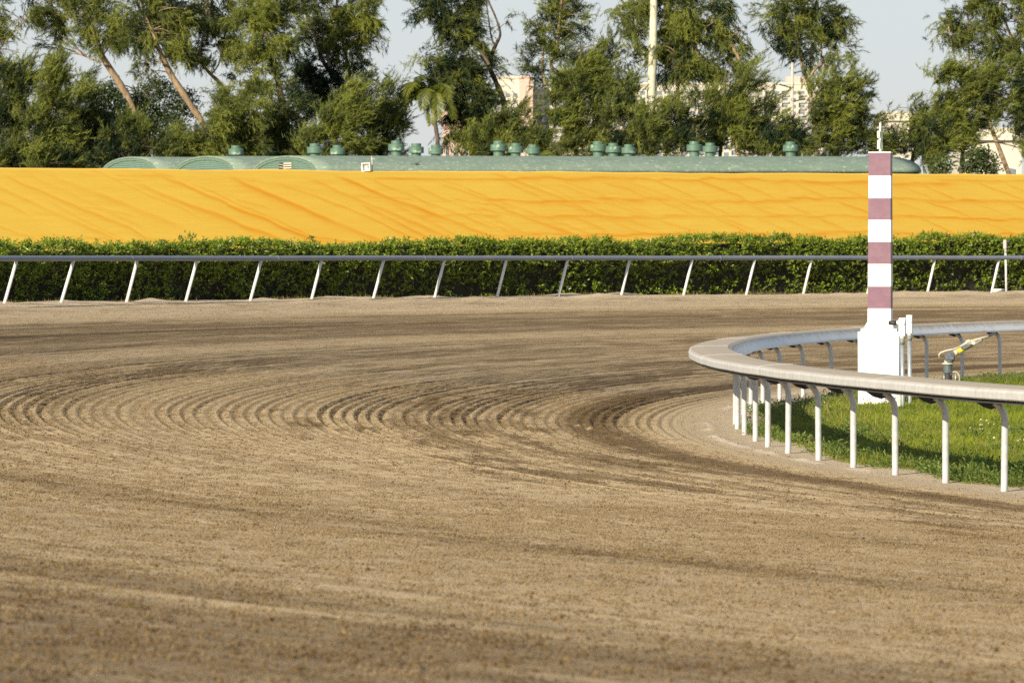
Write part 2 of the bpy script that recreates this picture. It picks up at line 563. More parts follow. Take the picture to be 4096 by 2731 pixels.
r_ax = np.concatenate([np.arange(54.3, 55.3, 0.05), np.arange(55.3, 67.0, 0.0175), np.arange(67.0, 74.0, 0.033), np.arange(74.0, 77.0, 0.06), np.linspace(77.0, 79.4, 46)])
th_ax = np.concatenate([
    np.linspace(-62, -42, 24, endpoint=False), np.linspace(-42, -13, 145, endpoint=False),
    np.linspace(-13, 14, 165, endpoint=False), np.linspace(14, 64, 112, endpoint=False), np.linspace(64, 298, 40)])
RR, TT = np.meshgrid(r_ax, th_ax, indexing='xy')
zz, mo, pa = track_height(RR, TT)
V = np.stack([CX - RR * np.cos(np.radians(TT)), CY + RR * np.sin(np.radians(TT)), zz], -1).reshape(-1, 3)
nr, nth = len(r_ax), len(th_ax)
i0 = (np.arange(nth - 1)[:, None] * nr + np.arange(nr - 1)[None, :]).ravel()
Q = np.stack([i0, i0 + nr, i0 + nr + 1, i0 + 1], -1)
tag(link('track', np_mesh('track', V, Q, {'moist': mo.ravel(), 'pale': pa.ravel()}, smooth=True), M['dirt']),
    'harrowed brown dirt of the banked race track turn', None, None, 'structure')


def infield_z(r, th):
    arc = np.radians(th) * 54
    rise = sstep(54.6, 52.6, r)
    z = 0.0 + 0.10 * rise + 0.05 * (fbm(arc * 0.5, r * 0.5, 100, 3) - 0.5) * sstep(54.9, 54.0, r)
    return z


def edge_r(th):
    """radius at which the grass begins, ragged"""
    arc = np.radians(th) * 54
    return 54.42 + 0.8 * (fbm(arc * 0.55, 0 * arc + 4.4, 110, 3) - 0.5)


r2 = np.concatenate([[0.0, 20, 35, 42, 46], np.linspace(48, 54.3, 70)])
t2 = np.concatenate([np.linspace(-62, -30, 30, endpoint=False), np.linspace(-30, 50, 500, endpoint=False), np.linspace(50, 298, 90)])
RR, TT = np.meshgrid(r2, t2, indexing='xy')
zz = infield_z(RR, TT)
zj, mj, pj = track_height(np.full(len(t2), 54.3), t2)
zz[:, -1] = zj
pl = sstep(-0.15, 0.25, RR - edge_r(TT))
V = np.stack([CX - RR * np.cos(np.radians(TT)), CY + RR * np.sin(np.radians(TT)), zz], -1).reshape(-1, 3)
nr, nth = len(r2), len(t2)
i0 = (np.arange(nth - 1)[:, None] * nr + np.arange(nr - 1)[None, :]).ravel()
Q = np.stack([i0, i0 + nr, i0 + nr + 1, i0 + 1], -1)
tag(link('infield', np_mesh('infield', V, Q, {'pale': pl.ravel()}, smooth=True), M['soil']), 'soil of the grassy infield inside the turn', None, None, 'structure')

r3 = np.array([79.4, 80, 82, 86, 95, 120, 180, 300, 600, 1500, 4000, 8000.0])
t3 = np.linspace(-62, 298, 181)
RR, TT = np.meshgrid(r3, t3, indexing='xy')
zz = np.full(RR.shape, 1.34)
zj, _, _ = track_height(np.full(len(t3), 79.4), t3)
zz[:, 0] = zj
V = np.stack([CX - RR * np.cos(np.radians(TT)), CY + RR * np.sin(np.radians(TT)), zz], -1).reshape(-1, 3)
nr, nth = len(r3), len(t3)
i0 = (np.arange(nth - 1)[:, None] * nr + np.arange(nr - 1)[None, :]).ravel()
Q = np.stack([i0, i0 + nr, i0 + nr + 1, i0 + 1], -1)
tag(link('ground', np_mesh('ground', V, Q), M['ground']), 'open ground beyond the track', None, None, 'structure')

# ------------------------------------------------------------------ loose clods lying on the dirt
def clod_points():
    out = []
    for ya, yb, dens in ((12.0, 35.0, 700), (35.0, 72.0, 330), (72.0, 118.0, 60)):
        w = 0.135
        n = int(dens * (w * (yb * yb - ya * ya) + 3.6 * (yb - ya)))
        y = np.sqrt(ya * ya + (yb * yb - ya * ya) * rng.random(n))
        x = (rng.random(n) * 2 - 1) * (w * y + 1.8)
        out.append(np.stack([x, y], -1))
    p = np.concatenate(out)
    r = np.hypot(p[:, 0] - CX, p[:, 1] - CY)
    th = np.degrees(np.arctan2(p[:, 1] - CY, CX - p[:, 0]))
    ok = (r > 55.05) & (r < 78.6) & (th > -60) & (th < 64)
    p, r, th = p[ok], r[ok], th[ok]
    z, mo, pa = track_height(r, th)
    clump = fbm(p[:, 0] / 0.9, p[:, 1] / 0.9, 300, 3)
    keep = rng.random(len(r)) < (0.05 + 0.70 * mo + 0.42 * sstep(0.48, 0.72, clump)) * (0.25 + 0.75 * sstep(55.6, 57.2, r))
    p, r, z, mo, pa = p[keep], r[keep], z[keep], mo[keep], pa[keep]
    n = len(r)
    far = p[:, 1] > 35
    size = np.clip(np.exp(rng.normal(np.log(0.0037), 0.42, n)) * np.where(far, 1.25, 1.0), 0.002, 0.011)
    dark = np.clip(0.45 + 0.5 * mo + 0.40 * rng.normal(size=n) - 0.5 * pa, 0, 1)
    return np.column_stack([p, z + size * 0.25]), size, dark


m, nt, b = new_mat('clod_dirt')
a_ = nt.nodes.new('ShaderNodeAttribute')
a_.attribute_type = 'INSTANCER'
a_.attribute_name = 'dark'
nt.links.new(mix(nt, a_.outputs['Fac'], (0.20, 0.138, 0.062), (0.085, 0.052, 0.019)), b.inputs['Base Color'])
b.inputs['Roughness'].default_value = 0.95
b.inputs['Specular IOR Level'].default_value = 0.1
M['clod'] = m
cp, csz, cdk = clod_points()
cme = bpy.data.meshes.new('dirt_clods')
cme.vertices.add(len(cp))
cme.vertices.foreach_set('co', cp.astype(np.float32).ravel())
for an, av in (('size', csz), ('dark', cdk)):
    cme.attributes.new(an, 'FLOAT', 'POINT').data.foreach_set('value', av.astype(np.float32))
cme.update()
clods = tag(link('dirt_clods', cme), 'loose dirt clods scattered over the harrowed track', None, None, 'stuff')
gt = bpy.data.node_groups.new('scatter_clods', 'GeometryNodeTree')
gt.interface.new_socket('Geometry', in_out='INPUT', socket_type='NodeSocketGeometry')
gt.interface.new_socket('Geometry', in_out='OUTPUT', socket_type='NodeSocketGeometry')
N = gt.nodes.new
gi, gout = N('NodeGroupInput'), N('NodeGroupOutput')
ico = N('GeometryNodeMeshIcoSphere')
ico.inputs['Radius'].default_value = 1.0
ico.inputs['Subdivisions'].default_value = 2
noi = N('ShaderNodeTexNoise')
noi.inputs['Scale'].default_value = 1.3
sub = N('ShaderNodeVectorMath')
sub.operation = 'SUBTRACT'
sub.inputs[1].default_value = (0.5, 0.5, 0.5)
gt.links.new(noi.outputs['Color'], sub.inputs[0])
scl = N('ShaderNodeVectorMath')
scl.operation = 'SCALE'
scl.inputs['Scale'].default_value = 1.1
gt.links.new(sub.outputs[0], scl.inputs[0])
spn = N('GeometryNodeSetPosition')
gt.links.new(ico.outputs['Mesh'], spn.inputs['Geometry'])
gt.links.new(scl.outputs[0], spn.inputs['Offset'])
smt = N('GeometryNodeSetMaterial')
smt.inputs['Material'].default_value = M['clod']
gt.links.new(spn.outputs[0], smt.inputs['Geometry'])
iop = N('GeometryNodeInstanceOnPoints')
gt.links.new(gi.outputs[0], iop.inputs['Points'])
gt.links.new(smt.outputs[0], iop.inputs['Instance'])
rv = N('FunctionNodeRandomValue')
rv.data_type = 'FLOAT_VECTOR'
rv.inputs[0].default_value = (0, 0, 0)
rv.inputs[1].default_value = (6.28, 6.28, 6.28)
gt.links.new(rv.outputs[0], iop.inputs['Rotation'])
na_ = N('GeometryNodeInputNamedAttribute')
na_.data_type = 'FLOAT'
na_.inputs['Name'].default_value = 'size'
rs_ = N('FunctionNodeRandomValue')
rs_.data_type = 'FLOAT_VECTOR'
rs_.inputs[0].default_value = (0.7, 0.7, 0.7)
rs_.inputs[1].default_value = (1.5, 1.3, 1.2)
mu = N('ShaderNodeVectorMath')
mu.operation = 'SCALE'
gt.links.new(rs_.outputs[0], mu.inputs[0])
gt.links.new(na_.outputs['Attribute'], mu.inputs['Scale'])
gt.links.new(mu.outputs[0], iop.inputs['Scale'])
gt.links.new(iop.outputs[0], gout.inputs[0])
md = clods.modifiers.new('scatter', 'NODES')
md.node_group = gt

# finer crumbs: small groups of grains, the same scatter at a finer scale
def crumb_points():
    out = []
    for ya, yb, dens in ((12.0, 35.0, 60), (35.0, 72.0, 36), (72.0, 118.0, 8)):
        w = 0.135
        n = int(dens * (w * (yb * yb - ya * ya) + 3.6 * (yb - ya)))
        y = np.sqrt(ya * ya + (yb * yb - ya * ya) * rng.random(n))
        out.append(np.stack([(rng.random(n) * 2 - 1) * (w * y + 1.8), y], -1))
    p = np.concatenate(out)
    r = np.hypot(p[:, 0] - CX, p[:, 1] - CY)
    th = np.degrees(np.arctan2(p[:, 1] - CY, CX - p[:, 0]))
    ok = (r > 56.0) & (r < 78.4) & (th > -60) & (th < 64)
    p, r, th = p[ok], r[ok], th[ok]
    z, mo, pa = track_height(r, th)
    size = rng.uniform(0.75, 1.45, len(r))
    dark = np.clip(0.10 + 0.8 * mo + 0.22 * rng.normal(size=len(r)), 0, 1)
    return np.column_stack([p, z + 0.001]), size, dark


m, nt, b = new_mat('crumb_dirt')
a_ = nt.nodes.new('ShaderNodeAttribute')
a_.attribute_type = 'INSTANCER'
a_.attribute_name = 'dark'
nt.links.new(mix(nt, a_.outputs['Fac'], (0.235, 0.175, 0.098), (0.075, 0.050, 0.026)), b.inputs['Base Color'])
b.inputs['Roughness'].default_value = 0.95
b.inputs['Specular IOR Level'].default_value = 0.1
M['crumb'] = m
cp, csz, cdk = crumb_points()
cme = bpy.data.meshes.new('dirt_crumbs')
cme.vertices.add(len(cp))
cme.vertices.foreach_set('co', cp.astype(np.float32).ravel())
for an, av in (('size', csz), ('dark', cdk)):
    cme.attributes.new(an, 'FLOAT', 'POINT').data.foreach_set('value', av.astype(np.float32))
cme.update()
crumbs = tag(link('dirt_crumbs', cme), 'fine crumbs of dirt covering the harrowed track', None, None, 'stuff')
gt = bpy.data.node_groups.new('scatter_crumbs', 'GeometryNodeTree')
gt.interface.new_socket('Geometry', in_out='INPUT', socket_type='NodeSocketGeometry')
gt.interface.new_socket('Geometry', in_out='OUTPUT', socket_type='NodeSocketGeometry')
N = gt.nodes.new
gi, gout = N('NodeGroupInput'), N('NodeGroupOutput')
ico = N('GeometryNodeMeshIcoSphere')
ico.inputs['Radius'].default_value = 1.0
ico.inputs['Subdivisions'].default_value = 1


def rnd(lo, hi, seed):
    q = N('FunctionNodeRandomValue')
    q.data_type = 'FLOAT_VECTOR'
    q.inputs[0].default_value = lo
    q.inputs[1].default_value = hi
    q.inputs['Seed'].default_value = seed
    return q.outputs[0]


pts_n = N('GeometryNodePoints')
pts_n.inputs['Count'].default_value = 20
gt.links.new(rnd((-0.10, -0.10, -0.001), (0.10, 0.10, 0.002), 1), pts_n.inputs['Position'])
i1 = N('GeometryNodeInstanceOnPoints')
gt.links.new(pts_n.outputs[0], i1.inputs['Points'])
gt.links.new(ico.outputs['Mesh'], i1.inputs['Instance'])
gt.links.new(rnd((0, 0, 0), (6.28, 6.28, 6.28), 2), i1.inputs['Rotation'])
gt.links.new(rnd((0.0020, 0.0020, 0.0018), (0.0075, 0.0065, 0.0055), 3), i1.inputs['Scale'])
rl = N('GeometryNodeRealizeInstances')
gt.links.new(i1.outputs[0], rl.inputs[0])
smt = N('GeometryNodeSetMaterial')
smt.inputs['Material'].default_value = M['crumb']
gt.links.new(rl.outputs[0], smt.inputs['Geometry'])
i2 = N('GeometryNodeInstanceOnPoints')
gt.links.new(gi.outputs[0], i2.inputs['Points'])
gt.links.new(smt.outputs[0], i2.inputs['Instance'])
gt.links.new(rnd((0, 0, 0), (0, 0, 6.28), 4), i2.inputs['Rotation'])
na_ = N('GeometryNodeInputNamedAttribute')
na_.data_type = 'FLOAT'
na_.inputs['Name'].default_value = 'size'
gt.links.new(na_.outputs['Attribute'], i2.inputs['Scale'])
gt.links.new(i2.outputs[0], gout.inputs[0])
crumbs.modifiers.new('scatter', 'NODES').node_group = gt

# ------------------------------------------------------------------ inner rail (gooseneck posts under a dusty white cover)
inner = thing('inner_rail', 'curving white inner rail with dusty wide top on gooseneck posts', 'rail', polar(R0, 0, 0))
io = Vector(inner.location)


def inset(t):
    """the apron and posts stand a little further in round the tightest part of the turn"""
    return -0.13 * float(sstep(-7, -1, t)) * (1 - float(sstep(6, 14, t)))


def sweep(prof, th0, th1, step, name, mat, parent, closed=True, base=0.0, org=io, smooth=True):
    """closed profile (offset from R0, z) swept round the turn"""
    ths = np.arange(th0, th1 + 1e-6, step)
    vs, fs = [], []
    k = len(prof)
    for t in ths:
        wob = 0.012 * (vnoise(t * 0.8, 0.0, 120) - 0.5)
        for u, v in prof:
            p = polar(R0 + u + (inset(t) if u < 0.2 else 0.0), t, v + wob + base) - org
            vs.append(p[:])
    for i in range(len(ths) - 1):
        for j in range(k if closed else k - 1):
            a = i * k + j
            bb = i * k + (j + 1) % k
            fs.append((a, bb, bb + k, a + k))
    me = np_mesh(name, np.array(vs), np.array(fs), smooth=False)
    if closed:
        bm = bmesh.new()
        bm.from_mesh(me)
        bm.verts.ensure_lookup_table()
        bm.faces.new([bm.verts[j] for j in range(k)])
        bm.faces.new([bm.verts[(len(ths) - 1) * k + j] for j in range(k)][::-1])
        bmesh.ops.recalc_face_normals(bm, faces=bm.faces[:])
        bm.to_mesh(me)
        bm.free()
    me.materials.append(mat)
    return link(name, me, None, parent)


TH0, TH1 = -34.0, 52.0
sweep([(0.540, 1.008), (0.556, 1.022), (0.560, 1.085), (0.548, 1.112), (0.520, 1.128), (0.33, 1.146), (0.115, 1.146), (0.095, 1.135), (0.10, 1.118), (0.50, 1.10), (0.525, 1.05), (0.520, 1.008)],
      TH0, TH1, 0.5, 'rail_cover', M['cover'], inner)
sweep([(0.090, 1.139), (0.060, 1.122), (-0.055, 0.975), (-0.065, 0.945), (-0.045, 0.940), (0.075, 1.100), (0.090, 1.118)], TH0, TH1, 0.5, 'apron', M['lip'], inner)
sweep([(-0.02, 0.936), (-0.02, 0.962), (0.49, 0.992), (0.49, 0.966)], TH0, TH1, 0.5, 'underside_frame', M['bracket'], inner)
jp = [(0.536, 1.006), (0.559, 1.020), (0.5635, 1.086), (0.551, 1.1155), (0.522, 1.1315), (0.33, 1.1495), (0.115, 1.1495), (0.115, 1.143), (0.33, 1.142), (0.51, 1.120), (0.53, 1.05), (0.525, 1.006)]
for t in (-30.0, -24.0, -18.6, -13.3, -7.7, -2.1, 3.6, 9.5, 15.2, 21.0, 27.0, 33.0, 39.0, 45.0):
    sweep(jp, t, t + 0.045, 0.045, 'joint_strip', M['cover'], inner)
p_mb = MB()
pts = [(0, 0, -0.3), (0, 0, 0.0), (0, 0, 0.40), (0, 0, 0.735)]
for k in range(1, 8):
    a = k / 7 * R(66)
    pts.append((-0.245 * (1 - math.cos(a)), 0, 0.735 + 0.225 * math.sin(a)))
p_mb.tube(pts, 0.0375, 14)
post_me = p_mb.mesh('post', M['galv'])
b_mb = MB()
b_mb.prism([(-0.34, 0.955), (-0.02, 0.955), (-0.09, 0.89), (-0.17, 0.87), (-0.26, 0.90)], -0.022, 0.022)
brk_me = b_mb.mesh('bracket', M['bracket'])
thetas = [-32.3, -30.2, -28.2, -26.2, -24.2, -22.2, -20.2, -17.9, -15.93, -14.12, -12.3, -10.5, -8.7, -6.75, -4.85, -3.05, -0.9, 1.1, 3.0, 5.0, 7.0, 8.9, 11.1, 13.3, 15.6, 18.0, 20.2, 22.4]
t = 24.6
while t < 51:
    thetas.append(t)
    t += 2.15
for t in thetas:
    po = link('post', post_me, None, inner)
    po.location = polar(R0 + inset(t), t, 0.0) - io
    po.rotation_euler = (R(random.uniform(-0.6, 0.6)), R(random.uniform(-0.6, 0.6)), -R(t))
    br = link('bracket', brk_me, None, po)

# ------------------------------------------------------------------ outer rail
RO, ZO = 78.0, 1.36
outer = thing('outer_rail', 'long blue grey outer rail on white leaning posts before the hedge', 'rail', polar(RO, 40, ZO))
oo = Vector(outer.location)
ring = [(RO - R0 - 0.36 + 0.062 * math.cos(2 * math.pi * k / 12), 1.06 + 0.062 * math.sin(2 * math.pi * k / 12)) for k in range(12)]
ro = sweep(ring, 8.0, 76.0, 0.5, 'rail', M['outer_rail'], outer, base=ZO, org=oo)
for f in ro.data.polygons:
    f.use_smooth = True
po_mb = MB()
po_mb.tube([(0, 0, -0.3), (0, 0, 0.0), (0.36, 0, 1.06)], [0.037, 0.037, 0.037], 12)
opost_me = po_mb.mesh('post', M['outer_post'])
co_mb = MB()
co_mb.tube([(0, -0.03, 0), (0, 0.03, 0)], 0.066, 12)
col_me = co_mb.mesh('collar', M['outer_rail'])
# posts where the photograph shows their feet
px_feet = [15, 242, 505, 742, 1000, 1245, 1492, 1737, 1987, 2232, 2484, 2733, 2984, 3212, 3468, 3708, 3965]


def th_of_px(px, rad):
    """far crossing of the line of sight through column px with the circle of that radius"""
    a = (px - 2048) / F
    A = 1 + a * a
    B = -2 * (a * CX + CY)
    D = CX * CX + CY * CY - rad * rad
    Y = (-B + math.sqrt(B * B - 4 * A * D)) / (2 * A)
    return math.degrees(math.atan2(Y - CY, CX - a * Y)), Y


ths_o = [th_of_px(x, RO)[0] for x in px_feet]
step_o = ths_o[1] - ths_o[0]
ths_all = [ths_o[0] - 1.7 * k for k in range(6, 0, -1)] + ths_o + [ths_o[-1] + 1.7 * k for k in range(1, 7)]
for t in ths_all:
    o = link('post', opost_me, None, outer)
    o.location = polar(RO, t, ZO) - oo
    o.rotation_euler = (R(random.uniform(-1.0, 1.0)), R(random.uniform(-1.2, 1.2)), -R(t))
for k, t in enumerate(np.arange(9.0, 75.0, 4.3)):
    o = link('collar', col_me, None, outer)
    o.location = polar(RO - 0.36, t, ZO + 1.06) - oo
    o.rotation_euler = (0, 0, -R(t))

# ------------------------------------------------------------------ foliage builders
def unit(v):
    return v / np.maximum(np.linalg.norm(v, axis=-1, keepdims=True), 1e-9)


def blades(base, d, length, width, tint, curl=None):
    """N single-triangle blades (two triangles when curl is given): base points, unit directions"""
    n = len(base)
    side = unit(np.cross(d, rng.normal(size=(n, 3))))
    L = length[:, None]
    W = width[:, None] * 0.5
    if curl is None:
        v = np.stack([base - side * W, base + side * W, base + d * L], 1)
        return v.reshape(-1, 3), np.arange(3 * n).reshape(n, 3), np.repeat(tint, 3)
    mid = base + d * L * 0.5
    tip = base + d * L + curl
    v = np.stack([base, mid - side * W, tip, mid + side * W], 1)
    idx = np.arange(4 * n).reshape(n, 4)
    return v.reshape(-1, 3), idx, np.repeat(tint, 4)


def leaves(base, d, nrm, length, width, tint, fold=0.25):
    """N pointed leaves, folded along the midrib (two quads -> a bent diamond of 2 triangles each side)"""
    n = len(base)
    s = unit(np.cross(d, nrm))
    nn = unit(np.cross(s, d))
    L = length[:, None]
    W = width[:, None] * 0.5
    m = base + d * L * 0.45
    v = np.stack([base, m + s * W + nn * W * fold, base + d * L - nn * L * 0.08, m - s * W + nn * W * fold], 1)
    idx = np.arange(4 * n).reshape(n, 4)
    tri = np.concatenate([idx[:, [0, 1, 2]], idx[:, [0, 2, 3]]])
    return v.reshape(-1, 3), tri, np.repeat(tint, 4)


def rand_dirs(n):
    return unit(rng.normal(size=(n, 3)))


# ------------------------------------------------------------------ hedge
HT0, HT1 = 1.23, 0.36


def make_hedge():
    n = 20000                                     # shoots, 6 leaves each
    t0, t1 = 20.0, 64.0
    th = rng.uniform(t0, t1, n)
    arc = np.radians(th) * 80
    u = rng.random(n)
    HH = HT0 + HT1 * (th - 27) / 30
    HH = HH + 0.20 * (fbm(arc * 0.35, 0 * arc, 140, 2) - 0.5) + 0.20 * (vnoise(arc * 1.6, 0 * arc, 143) - 0.5)
    top = u < 0.30
    h = np.where(top, HH + rng.normal(0, 0.035, n), HH * rng.random(n) ** 0.85)
    bulge = 0.34 * (fbm(arc * 0.9, h * 1.2, 150, 3) - 0.5) + 0.20 * (vnoise(arc * 2.6, h * 2.6, 155) - 0.5)
    hollow = -0.30 * sstep(0.75, 0.30, h / HH)
    r = np.where(top, 79.38 + 0.95 * rng.random(n) ** 1.6, 79.40 - bulge - hollow + np.abs(rng.normal(0, 0.06, n)))
    r = np.where(top & (r < 79.6), r + 0.1, r)
    h = np.where(top, h + 0.10 * bulge, h)
    keep = top | (rng.random(n) < 0.42 + 1.3 * np.clip(bulge + 0.08, 0, 1) + 0.6 * sstep(0.5, 0.8, h / HH))
    # sprigs that stick out of the clipped top
    base = np.stack([CX - r * np.cos(np.radians(th)), CY + r * np.sin(np.radians(th)), 1.36 + np.maximum(h, 0.03)], -1)[keep]
    top = top[keep]
    inward = np.stack([np.cos(np.radians(th)), -np.sin(np.radians(th)), 0 * th], -1)[keep]
    m = len(base)
    axis = unit(inward * np.where(top, 0.25, 0.9)[:, None] + np.array([0, 0, 1.0]) * np.where(top, 1.0, 0.55)[:, None] + 0.45 * rng.normal(size=(m, 3)))
    K = 7
    b = np.repeat(base, K, 0)
    ax = np.repeat(axis, K, 0)
    kk = np.tile(np.arange(K), m) / (K - 1)
    b = b + ax * (kk * rng.uniform(0.08, 0.17, m * K))[:, None]
    d = unit(ax * 0.75 + 0.85 * rng.normal(size=(m * K, 3)))
    nr_ = unit(ax + 0.3 * rng.normal(size=(m * K, 3)))
    L = rng.uniform(0.06, 0.112, m * K)
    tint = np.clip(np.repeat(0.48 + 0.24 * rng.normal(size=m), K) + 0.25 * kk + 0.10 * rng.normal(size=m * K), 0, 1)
    out = [leaves(b, d, nr_, L, L * 0.42, tint)]
    # a few taller sprigs
    sp = [(th_of_px(x, 79.8)[0], hh) for x, hh in ((755, 0.22), (725, 0.15), (1240, 0.13), (1050, 0.12), (2930, 0.14), (2995, 0.12), (3890, 0.13), (1560, 0.1), (2050, 0.1), (2420, 0.1), (3200, 0.1), (3560, 0.1), (640, 0.1))]
    for t, hh in sp:
        nn = 64
        q = polar(79.75, t, 0)
        lz = 1.36 + HT0 + HT1 * (t - 27) / 30
        s_ = rng.random(nn)
        bb = np.array([q.x, q.y, lz]) + np.stack([0.13 * rng.normal(size=nn), 0.13 * rng.normal(size=nn), s_ * hh * 1.75], -1) * np.stack([1 - 0.5 * s_] * 2 + [np.ones(nn)], -1)
        dd = unit(rng.normal(size=(nn, 3)) * 0.8 + np.array([0, 0, 0.7]))
        LL = rng.uniform(0.07, 0.11, nn)
        out.append(leaves(bb, dd, rand_dirs(nn), LL, LL * 0.4, np.clip(0.4 + 0.2 * rng.normal(size=nn), 0, 1)))
    vs, fs, ts, off = [], [], [], 0
    for v, f, t in out:
        vs.append(v)
        fs.append(f + off)
        ts.append(t)
        off += len(v)
    return np.concatenate(vs), np.concatenate(fs), np.concatenate(ts)


hedge = thing('hedge', 'long clipped green hedge running behind the outer rail', 'hedge', polar(80, 40, 1.34))
ho = np.array(hedge.location)
v, f, t = make_hedge()
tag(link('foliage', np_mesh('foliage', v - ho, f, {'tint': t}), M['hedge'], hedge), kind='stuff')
# twiggy dark inside of the hedge
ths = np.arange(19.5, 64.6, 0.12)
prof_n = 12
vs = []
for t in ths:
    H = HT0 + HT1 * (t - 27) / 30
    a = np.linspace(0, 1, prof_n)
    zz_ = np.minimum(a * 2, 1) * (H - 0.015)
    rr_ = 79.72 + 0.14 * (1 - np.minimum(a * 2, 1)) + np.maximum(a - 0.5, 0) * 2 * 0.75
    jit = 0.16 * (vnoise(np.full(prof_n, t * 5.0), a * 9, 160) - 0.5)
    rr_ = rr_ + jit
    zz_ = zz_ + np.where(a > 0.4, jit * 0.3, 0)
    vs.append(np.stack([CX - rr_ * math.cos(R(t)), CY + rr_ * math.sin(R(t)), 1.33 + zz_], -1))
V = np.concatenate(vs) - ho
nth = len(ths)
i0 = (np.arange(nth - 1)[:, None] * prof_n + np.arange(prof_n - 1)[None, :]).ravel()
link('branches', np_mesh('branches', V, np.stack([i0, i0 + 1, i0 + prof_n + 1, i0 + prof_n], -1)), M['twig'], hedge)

# ------------------------------------------------------------------ long shed with the yellow roof
yL, yR = P(0, 676, 134.0), P(4096, 698, 144.5)
ax = (yR - yL)
ax.z = 0
span = ax.length
ax.normalize()
nv = Vector((ax.y, -ax.x, 0))                       # towards the camera
x0, x1 = -9.0, span + 8.0
zr = yL.z
m, nt, b = new_mat('yellow_roofing')
st, n1 = ramp_noise(nt, 2.2, 0.35, 0.7, detail=6, rough=0.7, stretch=(0.3, 0.3, 3.0))
base_c = mix(nt, st, (0.495, 0.342, 0.052), (0.470, 0.308, 0.038))
nt.links.new(mix(nt, attr(nt, 'orange_tone'), base_c, (0.46, 0.200, 0.006)), b.inputs['Base Color'])
b.inputs['Roughness'].default_value = 0.75
b.inputs['Specular IOR Level'].default_value = 0.2
add_bump(nt, b, n1.outputs['Fac'], 0.2, 0.02)
M['yellow'] = m
shed = thing('shed', 'long shed with a bright yellow sloping roof behind the hedge', 'shed', (yL.x, yL.y, 1.34))
sorg = Vector(shed.location)
n_course, run, drop = 56, 5.3, 2.72
nu = 640
us = np.linspace(x0, x1, nu)
rows = []
for k in range(n_course):
    rows.append((k / n_course, 0.0))
    rows.append(((k + 0.97) / n_course, 1.0))
vr = np.array([q[0] for q in rows])
lip = np.array([q[1] for q in rows])
U, W = np.meshgrid(us, vr, indexing='xy')
LIP = np.broadcast_to(lip[:, None], U.shape)
# ripples of the covering: slanting swells on the left, level creases on the right
pxu = U / span * 4096.0                               # roughly the column it stands at
pyv = W * 285.0
rw_ = np.random.default_rng(77)
orange_tone = np.zeros_like(pxu)
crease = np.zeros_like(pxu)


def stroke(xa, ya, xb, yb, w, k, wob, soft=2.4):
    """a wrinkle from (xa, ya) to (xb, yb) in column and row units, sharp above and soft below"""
    global orange_tone, crease
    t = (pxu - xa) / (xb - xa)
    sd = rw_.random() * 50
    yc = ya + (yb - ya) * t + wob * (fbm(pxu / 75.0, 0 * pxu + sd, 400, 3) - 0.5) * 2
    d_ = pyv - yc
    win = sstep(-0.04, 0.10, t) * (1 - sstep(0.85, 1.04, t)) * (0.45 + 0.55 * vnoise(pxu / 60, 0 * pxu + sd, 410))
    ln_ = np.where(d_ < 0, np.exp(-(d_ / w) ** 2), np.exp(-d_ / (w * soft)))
    orange_tone = np.maximum(orange_tone, k * ln_ * win)  # deeper orange along each wrinkle, fading out below it
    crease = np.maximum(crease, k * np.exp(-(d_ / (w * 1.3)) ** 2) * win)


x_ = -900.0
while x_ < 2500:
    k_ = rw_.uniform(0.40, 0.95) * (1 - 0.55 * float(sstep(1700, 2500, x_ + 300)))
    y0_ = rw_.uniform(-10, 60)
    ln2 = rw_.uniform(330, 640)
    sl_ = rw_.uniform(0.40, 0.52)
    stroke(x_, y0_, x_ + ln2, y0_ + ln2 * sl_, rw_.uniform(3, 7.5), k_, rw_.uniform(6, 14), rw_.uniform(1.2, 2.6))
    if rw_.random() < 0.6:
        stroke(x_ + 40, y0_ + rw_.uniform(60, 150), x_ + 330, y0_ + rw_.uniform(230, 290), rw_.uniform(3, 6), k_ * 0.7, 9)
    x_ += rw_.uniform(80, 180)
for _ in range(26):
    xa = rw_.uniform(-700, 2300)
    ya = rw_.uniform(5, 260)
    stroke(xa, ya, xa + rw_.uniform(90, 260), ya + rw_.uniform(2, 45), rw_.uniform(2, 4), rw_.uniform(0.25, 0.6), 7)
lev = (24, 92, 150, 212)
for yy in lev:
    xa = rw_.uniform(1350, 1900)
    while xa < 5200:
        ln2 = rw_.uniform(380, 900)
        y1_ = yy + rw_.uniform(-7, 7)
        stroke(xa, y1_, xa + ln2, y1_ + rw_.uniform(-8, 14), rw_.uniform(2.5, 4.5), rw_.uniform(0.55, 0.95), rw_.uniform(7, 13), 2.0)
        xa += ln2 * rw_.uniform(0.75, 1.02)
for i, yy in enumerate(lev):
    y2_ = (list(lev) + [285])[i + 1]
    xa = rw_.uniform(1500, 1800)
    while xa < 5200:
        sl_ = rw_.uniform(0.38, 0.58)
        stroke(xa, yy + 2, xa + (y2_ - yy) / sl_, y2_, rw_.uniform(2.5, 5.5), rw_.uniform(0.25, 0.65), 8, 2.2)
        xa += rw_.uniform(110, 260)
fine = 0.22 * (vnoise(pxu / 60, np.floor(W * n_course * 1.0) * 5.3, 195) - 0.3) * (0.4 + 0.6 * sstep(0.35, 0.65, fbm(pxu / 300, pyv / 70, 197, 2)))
orange_tone = np.clip(1.3 * orange_tone + fine + 0.20 * (fbm(pxu / 420, pyv / 110, 199, 2) - 0.35), 0, 1)
orange_tone = orange_tone * (0.45 + 0.55 * sstep(100, 900, pxu))
lift = 0.022 * LIP * 0.6 - 0.014 * crease
X_ = U
Dn = W * run
Z_ = zr - W * drop + 0.02 * (fbm(U * 0.4, W * 3, 200, 2) - 0.5)
nz = run / math.hypot(run, drop)
ny = drop / math.hypot(run, drop)
Dn = Dn + lift * ny
Z_ = Z_ + lift * nz
